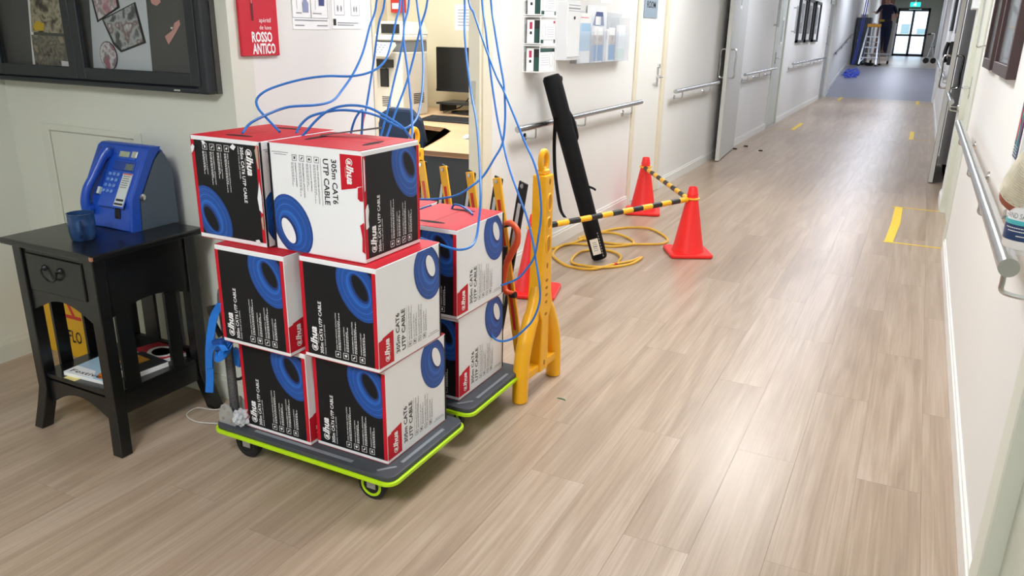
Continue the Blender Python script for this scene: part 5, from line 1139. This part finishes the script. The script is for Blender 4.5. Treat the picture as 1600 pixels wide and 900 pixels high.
MB().lathe(pr, (kx, ky, kz), 28, (.15, -.5, .85)).build('ribbed_knit', KN, t, smooth=False)
dy, dx_ = 2.56, .285
t = thing('wall_dispenser', 'white wall dispenser with a navy label and coloured ovals', 'dispenser', (XR, dy, 1.08))
MB().prism(rrect(-.07, .07, 0, .3, .03, 5), (XR-.001, dy, 1.055), (0, -1, 0), (0, 0, 1), .055).build('body', mat('bottle_white', '#eef0f0'), t, bevel=.008, seg=2)
F = Face((XR-.0565, dy+.06, 1.075), (0, -1, 0), (0, 0, 1), .001)
m = MB(); F.rect(m, .004, .116, .01, .2); m.build('navy_label', mat('label_navy', '#1f3b66'), t)
for col, a, b in (('#d8433f', .035, .1), ('#3fae9f', .065, .07), ('#3fae9f', .07, .15), ('#8a3f7e', .1, .1)):
    m = MB(); m.poly([F.P(*p, 2) for p in ell((a, b), .013, .045, 0, 20)]); m.build('oval_print', mat('oval'+col[1:], col, .5), t)
m = MB()
for i in range(4): F.rect(m, .012, .1, .018+.008*i, .020+.008*i, 2)
m.build('fine_print', INKW, t)
# farther right wall
for y0, y1, z0, z1, lab in ((11.2, 11.9, 1.45, 2.2, 'dark notice frame just beyond the dark fire door'), (14.6, 15.6, 1.5, 2.3, 'dark notice frame far along the corridor')):
    t = thing('notice_case', lab, 'frame', (XR, y0, z0), 'dark notice frames'); MB().box(XR-.04, XR, y0, y1, z0, z1).build('frame', BLACKM, t, bevel=.004); MB().box(XR-.043, XR-.04, y0+.06, y1-.06, z0+.06, z1-.06).build('sheet', mat('frame_sheet', '#55585c', .3), t)
t = thing('phone_handset', 'dark wall telephone beyond the dark fire door', 'telephone', (XR, 12.3, 1.1)); MB().box(XR-.06, XR, 12.2, 12.45, 1.05, 1.35).build('cradle', BLACK, t, bevel=.01); MB().tube(smooth_path([(XR-.08, 12.3, 1.08), (XR-.1, 12.3, 1.2), (XR-.08, 12.3, 1.34)], 4), .025, 8).build('handset', BLACK, t, smooth=True)

# ================================================================== FAR END
# stepladder
L0, L1, L2, L3 = at(1341, 104, 1, 25.9), at(1367, 105, 1, 25.9), at(1358, 37, 1, 26.15), at(1376, 38, 1, 26.15)
z0 = ZL+.02
t = thing('stepladder', 'aluminium stepladder with an orange top step at the ramp head', 'ladder', (-1.5, 26, ZL))
fl_, fr_ = Vector((-1.735, 25.85, z0)), Vector((-1.27, 25.85, z0)); tl, tr = Vector((-1.645, 26.3, 1.66)), Vector((-1.335, 26.3, 1.66)); bl, br = Vector((-1.69, 26.85, z0)), Vector((-1.22, 26.85, z0))
for p, q_ in ((fl_, tl), (fr_, tr)): MB().bar(p, q_, .04, .06, up=(0, 1, 0)).build('front_rail', ALU, t)
for p, q_ in ((bl, tl), (br, tr)): MB().bar(p, q_+Vector((0, .06, 0)), .03, .03, up=(0, 1, 0)).build('rear_rail', ALU, t)
for f in (.2, .47, .74): a, b = fl_.lerp(tl, f), fr_.lerp(tr, f); MB().bar(a, b, .11, .035, up=(0, 0, 1)).build('tread', ALU, t)
for f in (.3, .6): a, b = bl.lerp(tl, f), br.lerp(tr, f); MB().bar(a, b, .025, .025).build('rear_bar', ALU, t)
MB().box(-1.67, -1.31, 26.2, 26.45, 1.655, 1.74).build('top_step', mat('ladder_orange', '#e5a32a', .5, var=.04), t, bevel=.01)
for a, f, sx in ((fl_, tl, 1), (fr_, tr, -1)): p = a.lerp(f, .06); q_ = a.lerp(f, .2)+Vector((sx*.1, 0, 0)); MB().bar(p, q_, .02, .015, up=(0, 1, 0)).build('knee_brace', ALU, t)
for p in (fl_, fr_, bl, br): MB().obox(p+Vector((0, 0, .005)), ((1, 0, 0), (0, 1, 0), (0, 0, 1)), (.035, .045, .025)).build('rubber_foot', RUBBER, t)
# grey cupboard
t = thing('tall_cupboard', 'dark blue grey cupboard against the wall behind the stepladder', 'cupboard', (-1.84, 27.3, ZL))
CUP = mat('cupboard_grey', '#4d535f', .5, var=.05); MB().box(-2.04, -1.64, 27.0, 27.7, ZL+.004, 1.93).build('body', CUP, t, bevel=.006)
for x0, x1 in ((-2.03, -1.845), (-1.835, -1.65)): d_ = MB().box(x0, x1, 26.985, 27.0, ZL+.06, 1.9).build('door', CUP, t, bevel=.003); MB().cyl(((x0+x1)/2, 26.97, 1.2), ((x0+x1)/2, 26.97, 1.3), .008).build('handle', STEEL, d_)
tag(MB().box(-1.95, -1.75, 27.1, 27.35, 1.932, 2.02).build('document_tray', mat('tray_cream', '#d8d2c4', .5), None, bevel=.004), 'cream tray lying on top of the cupboard', 'tray')
# work platform with the worker
t = thing('work_platform', 'small wheeled work platform with white guard rails behind the ladder', 'platform', (-1.3, 28.6, ZL))
WR = mat('rail_white', '#e2e4e8', .4, var=.02); x0, x1, y0, y1, zp = -1.62, -1.02, 28.3, 28.9, .87
MB().box(x0, x1, y0, y1, zp-.06, zp).build('platform', mat('platform_grey', '#b9bcc2', .5, var=.04), t, bevel=.005)
for x in (x0, x1):
    MB().tube([(x, y0, zp-.05), (x+.02 if x > -1.3 else x, y0, zp+.92), (x+.02 if x > -1.3 else x, y1, zp+.92), (x, y1, zp-.05)], .022, 8).build('guard_rail', WR, t, smooth=True)
for x in (x0+.05, x1-.05):
    for y in (y0+.05, y1-.05): c_ = MB().bar((x, y, ZL+.09), (x, y, zp-.06), .03, .03, up=(0, 1, 0)).build('leg', WR, t); MB().lathe([(.001, -.02), (.05, -.02), (.05, .02), (.001, .02)], (x, y, ZL+.05), 16, (1, 0, 0)).build('caster', RUBBER, c_)
def person():
    bx_, by_, z = -1.28, 28.55, .872
    J = {'pel': (0, 0, .92, .17, .13), 'wst': (0, .0, 1.08, .17, .13), 'chs': (-.02, .02, 1.30, .21, .14), 'shd': (-.03, .02, 1.42, .13, .1), 'nck': (-.04, .03, 1.51, .055, .055), 'hd0': (-.05, .04, 1.58, .075, .085), 'hd1': (-.055, .045, 1.68, .09, .105), 'hd2': (-.055, .045, 1.76, .06, .07)}
    E_ = [('pel', 'wst'), ('wst', 'chs'), ('chs', 'shd'), ('shd', 'nck'), ('nck', 'hd0'), ('hd0', 'hd1'), ('hd1', 'hd2')]
    for s, n_ in ((-1, 'l'), (1, 'r')):
        J['hip'+n_] = (s*.085, 0, .86, .12, .12); J['kne'+n_] = (s*.085, .03, .48, .095, .095); J['ank'+n_] = (s*.08, -.01, .09, .07, .07); J['toe'+n_] = (s*.11, .14, .035, .04, .03)
        E_ += [('pel', 'hip'+n_), ('hip'+n_, 'kne'+n_), ('kne'+n_, 'ank'+n_), ('ank'+n_, 'toe'+n_)]
        J['sho'+n_] = (s*.19-.03, .02, 1.42, .065, .065); E_.append(('shd', 'sho'+n_))
        if s < 0: J['elbl'] = (-.33, .1, 1.22, .048, .048); J['wril'] = (-.40, .32, 1.26, .032, .032); hp = Vector((-.42, .4, 1.27)); hd = Vector((-.1, .9, .1))
        else: J['elbr'] = (.27, .03, 1.14, .048, .048); J['wrir'] = (.16, .25, 1.1, .032, .032); hp = Vector((.13, .32, 1.1)); hd = Vector((-.3, .9, .0))
        J['pal'+n_] = (*hp, .034, .018); E_ += [('sho'+n_, 'elb'+n_), ('elb'+n_, 'wri'+n_), ('wri'+n_, 'pal'+n_)]
        hd.normalize(); sd_ = hd.cross(Vector((0, 0, 1))).normalized()
        for k, (o_, ln) in enumerate(((-.03, .055), (-.012, .078), (.005, .085), (.021, .078), (.035, .06))):
            b_ = hp+sd_*o_+hd*(.0 if k == 0 else .03); m_ = b_+hd*ln*.55+Vector((0, 0, -.006))+(sd_*-.02 if k == 0 else Vector()); e_ = b_+hd*ln+Vector((0, 0, -.025))+(sd_*-.025 if k == 0 else Vector())
            J[f'a{n_}{k}'] = (*m_, .01, .01); J[f'b{n_}{k}'] = (*e_, .008, .008); E_ += [('pal'+n_, f'a{n_}{k}'), (f'a{n_}{k}', f'b{n_}{k}')]
    names = list(J); me = bpy.data.meshes.new('person'); me.from_pydata([(bx_+J[n][0], by_+J[n][1], z+J[n][2]) for n in names], [(names.index(a), names.index(b)) for a, b in E_], [])
    ob = bpy.data.objects.new('person_skin', me); COL.objects.link(ob); sk = ob.modifiers.new('s', 'SKIN'); sk.use_smooth_shade = True
    for i, n in enumerate(names): sv_ = me.skin_vertices[0].data[i]; sv_.radius = J[n][3:5]; sv_.use_root = n == 'pel'
    ss = ob.modifiers.new('d', 'SUBSURF'); ss.levels = 1
    dg = bpy.context.evaluated_depsgraph_get(); m2 = bpy.data.meshes.new_from_object(ob.evaluated_get(dg)); bpy.data.objects.remove(ob)
    m2.materials.clear()
    for k in (NAVY, SKIN, HAIR, BLACK): m2.materials.append(k)
    for p in m2.polygons:
        c = p.center-Vector((bx_, by_, z))
        arm = abs(c.x+.03) > .17 and c.z < 1.26 and c.z > 1.0 and (c.y > .06 or c.z < 1.2)
        p.material_index = 1 if (c.z > 1.49 or (arm and abs(c.x) > .1) or (c.y > .15 and c.z > 1)) else (3 if c.z < .1 else 0); p.use_smooth = True
    o = put('person', m2); tag(o, 'worker in navy shirt and trousers standing on the platform, back turned', 'person')
    h = Vector((bx_-.055, by_+.03, z+1.70)); MB().lathe([(.001, .115), (.05, .105), (.085, .07), (.1, .02), (.1, -.03), (.085, -.075), (.001, -.08)], h, 18).build('hair', HAIR, o, smooth=True)
    MB().lathe([(.103, -.004), (.103, .008)], h+Vector((0, 0, .03)), 18, cap=False).build('headband', mat('band_grey', '#a9aeb5', .5), o)
    MB().tube([h+Vector((.0, .1, -.05)), h+Vector((0, .125, -.075))], [.012, .016], 8).build('nose', SKIN, o)
    for s in (-1, 1): MB().lathe([(.001, 0), (.02, .0), (.022, .012), (.001, .014)], h+Vector((s*.088, .02, -.055)), 10, (s, 0, 0)).build('ear', SKIN, o); MB().lathe([(.001, 0), (.012, .001), (.001, .006)], h+Vector((s*.035, .105, -.03)), 8, (0, 1, 0)).build('eye', INKW, o)
    MB().obox(h+Vector((0, .1, -.1)), ((1, 0, 0), (0, 1, 0), (0, 0, 1)), (.022, .006, .005)).build('mouth', mat('lip', '#8f5c50', .5), o)
    m = MB().lathe([(.148, 0), (.15, .05), (.146, .055)], (bx_, by_, z+.97), 20, cap=False); bt_ = m.build('belt', BLACK, o, smooth=True); bt_.scale = (1, 1, 1)
    MB().obox((bx_-.13, by_-.1, z+1.0), ((1, 0, 0), (0, 1, 0), (0, 0, 1)), (.07, .05, .03)).build('tool_pouch', mat('pouch_yellow', '#c9b43a', .6, var=.1), o, bevel=.01)
person()
# far blue cables, exit sign, walker, red reel sign
for i, (dx, lab) in enumerate(((0, 'far blue cable hanging beside the cupboard, next to the wall'), (.05, 'far blue cable hanging beside the cupboard, farther from the wall'))):
    tag(MB().tube(smooth_path([(-1.80+dx, 26.4, 3.1), (-1.82+dx, 26.45, 2.4), (-1.86+dx, 26.4, 1.6), (-1.90+dx, 26.3, .9), (-1.93+dx, 26.0, ZL+.02)], 5), .014, 6).build('hanging_cable', BLUED, None, smooth=True), lab, 'cable', 'far blue cables')
zr = lambda y: (y-YR)/(YE-YR)*ZL
m = MB()
pp = []
for i in range(60): a = i*.75; r_ = .28+.12*math.sin(i*1.7); y = 24.0+r_*2.6*math.sin(a)*.6+.2*math.sin(i*.3); pp.append((-1.76+r_*math.cos(a)*.55, y, zr(y)+.03+.02*math.sin(i)))
tag(m.tube(smooth_path(pp, 3), .012, 6).build('cable_coil', BLUED, None, smooth=True), 'tangled coil of blue cable lying on the ramp', 'cable', 'far blue cables')
tag(MB().tube(smooth_path([(-1.55, 26.3, ZL+.02), (-1.45, 26.45, ZL+.05), (-1.38, 26.3, ZL+.04), (-1.5, 26.2, ZL+.02), (-1.58, 26.4, ZL+.06), (-1.4, 26.55, ZL+.03)], 6), .035, 8).build('black_hose', RUBBER, None, smooth=True), 'dark bundle of cable lying under the stepladder', 'cable')
t = thing('exit_sign', 'lit green exit sign with running figure above the exit doors', 'sign', (-.75, YX-1.2, 2.5))
a, b = at(1423, 3.5, 1, 40.0), at(1438, 10.5, 1, 40.0)
MB().box(a.x, b.x, 39.98, 40.04, b.z, a.z).build('panel', mat('exit_green', '#27d6c0', .5, emit=1.6), t); m = MB(); F = Face((a.x, 39.98, b.z), (1, 0, 0), (0, 0, 1), .003); W_, H_ = b.x-a.x, a.z-b.z
m.poly([F.P(*p) for p in ell((W_*.5, H_*.8), H_*.1, H_*.1, 0, 10)]); m.poly([F.P(W_*x, H_*y) for x, y in ((.42, .7), (.55, .68), (.62, .5), (.5, .45), (.6, .2), (.53, .15), (.42, .42), (.3, .2), (.25, .26), (.36, .5))]); m.build('running_figure', mat('exit_white', '#ffffff', .5, emit=1.5), t)
MB().box((a.x+b.x)/2-.02, (a.x+b.x)/2+.02, 39.99, 40.03, a.z, 3.1).build('stem', ALU, t)
t = thing('reel_sign', 'small red fire hose sign on the end wall', 'sign', (-1.6, 38.78, 2.3)); c_ = at(1395.5, 11, 1, 38.78)
MB().tube([(c_.x-.05, 38.77, c_.z+.1), (c_.x-.05, 38.77, c_.z-.02), (c_.x, 38.77, c_.z-.07), (c_.x+.05, 38.77, c_.z-.02), (c_.x+.05, 38.77, c_.z+.1)], .02, 6).build('red_mark', mat('alarm_red', '#d63a33'), t)
# rollator walker
wx, wy = .12, 30.5
t = thing('rollator', 'folded silver walking frame with wheels by the corridor wall', 'walker', (wx, wy, ZL))
for s in (0, .22):
    MB().tube(smooth_path([(wx-.1, wy+s, ZL+.08), (wx-.02, wy+s, ZL+.5), (wx+.02, wy+s, ZL+.9), (wx-.06, wy+s, ZL+.95), (wx-.16, wy+s, ZL+.92)], 4), .02, 8).build('frame_tube', ALU, t, smooth=True)
    MB().tube([(wx+.12, wy+s, ZL+.08), (wx+.02, wy+s, ZL+.6)], .02, 8).build('front_tube', ALU, t); MB().tube([(wx-.19, wy+s, ZL+.92), (wx-.08, wy+s, ZL+.945)], .028, 8).build('grip', RUBBER, t)
    for x in (wx-.1, wx+.12): MB().lathe([(.001, -.02), (.09, -.02), (.09, .02), (.001, .02)], (x, wy+s, ZL+.09), 16, (0, 1, 0)).build('wheel', RUBBER, t)
for z in (.3, .45, .6): MB().bar((wx, wy, ZL+z), (wx, wy+.22, ZL+z), .02, .02).build('crossbar', ALU, t)
MB().box(wx-.05, wx+.08, wy, wy+.22, ZL+.5, ZL+.55).build('seat', BLACK, t)
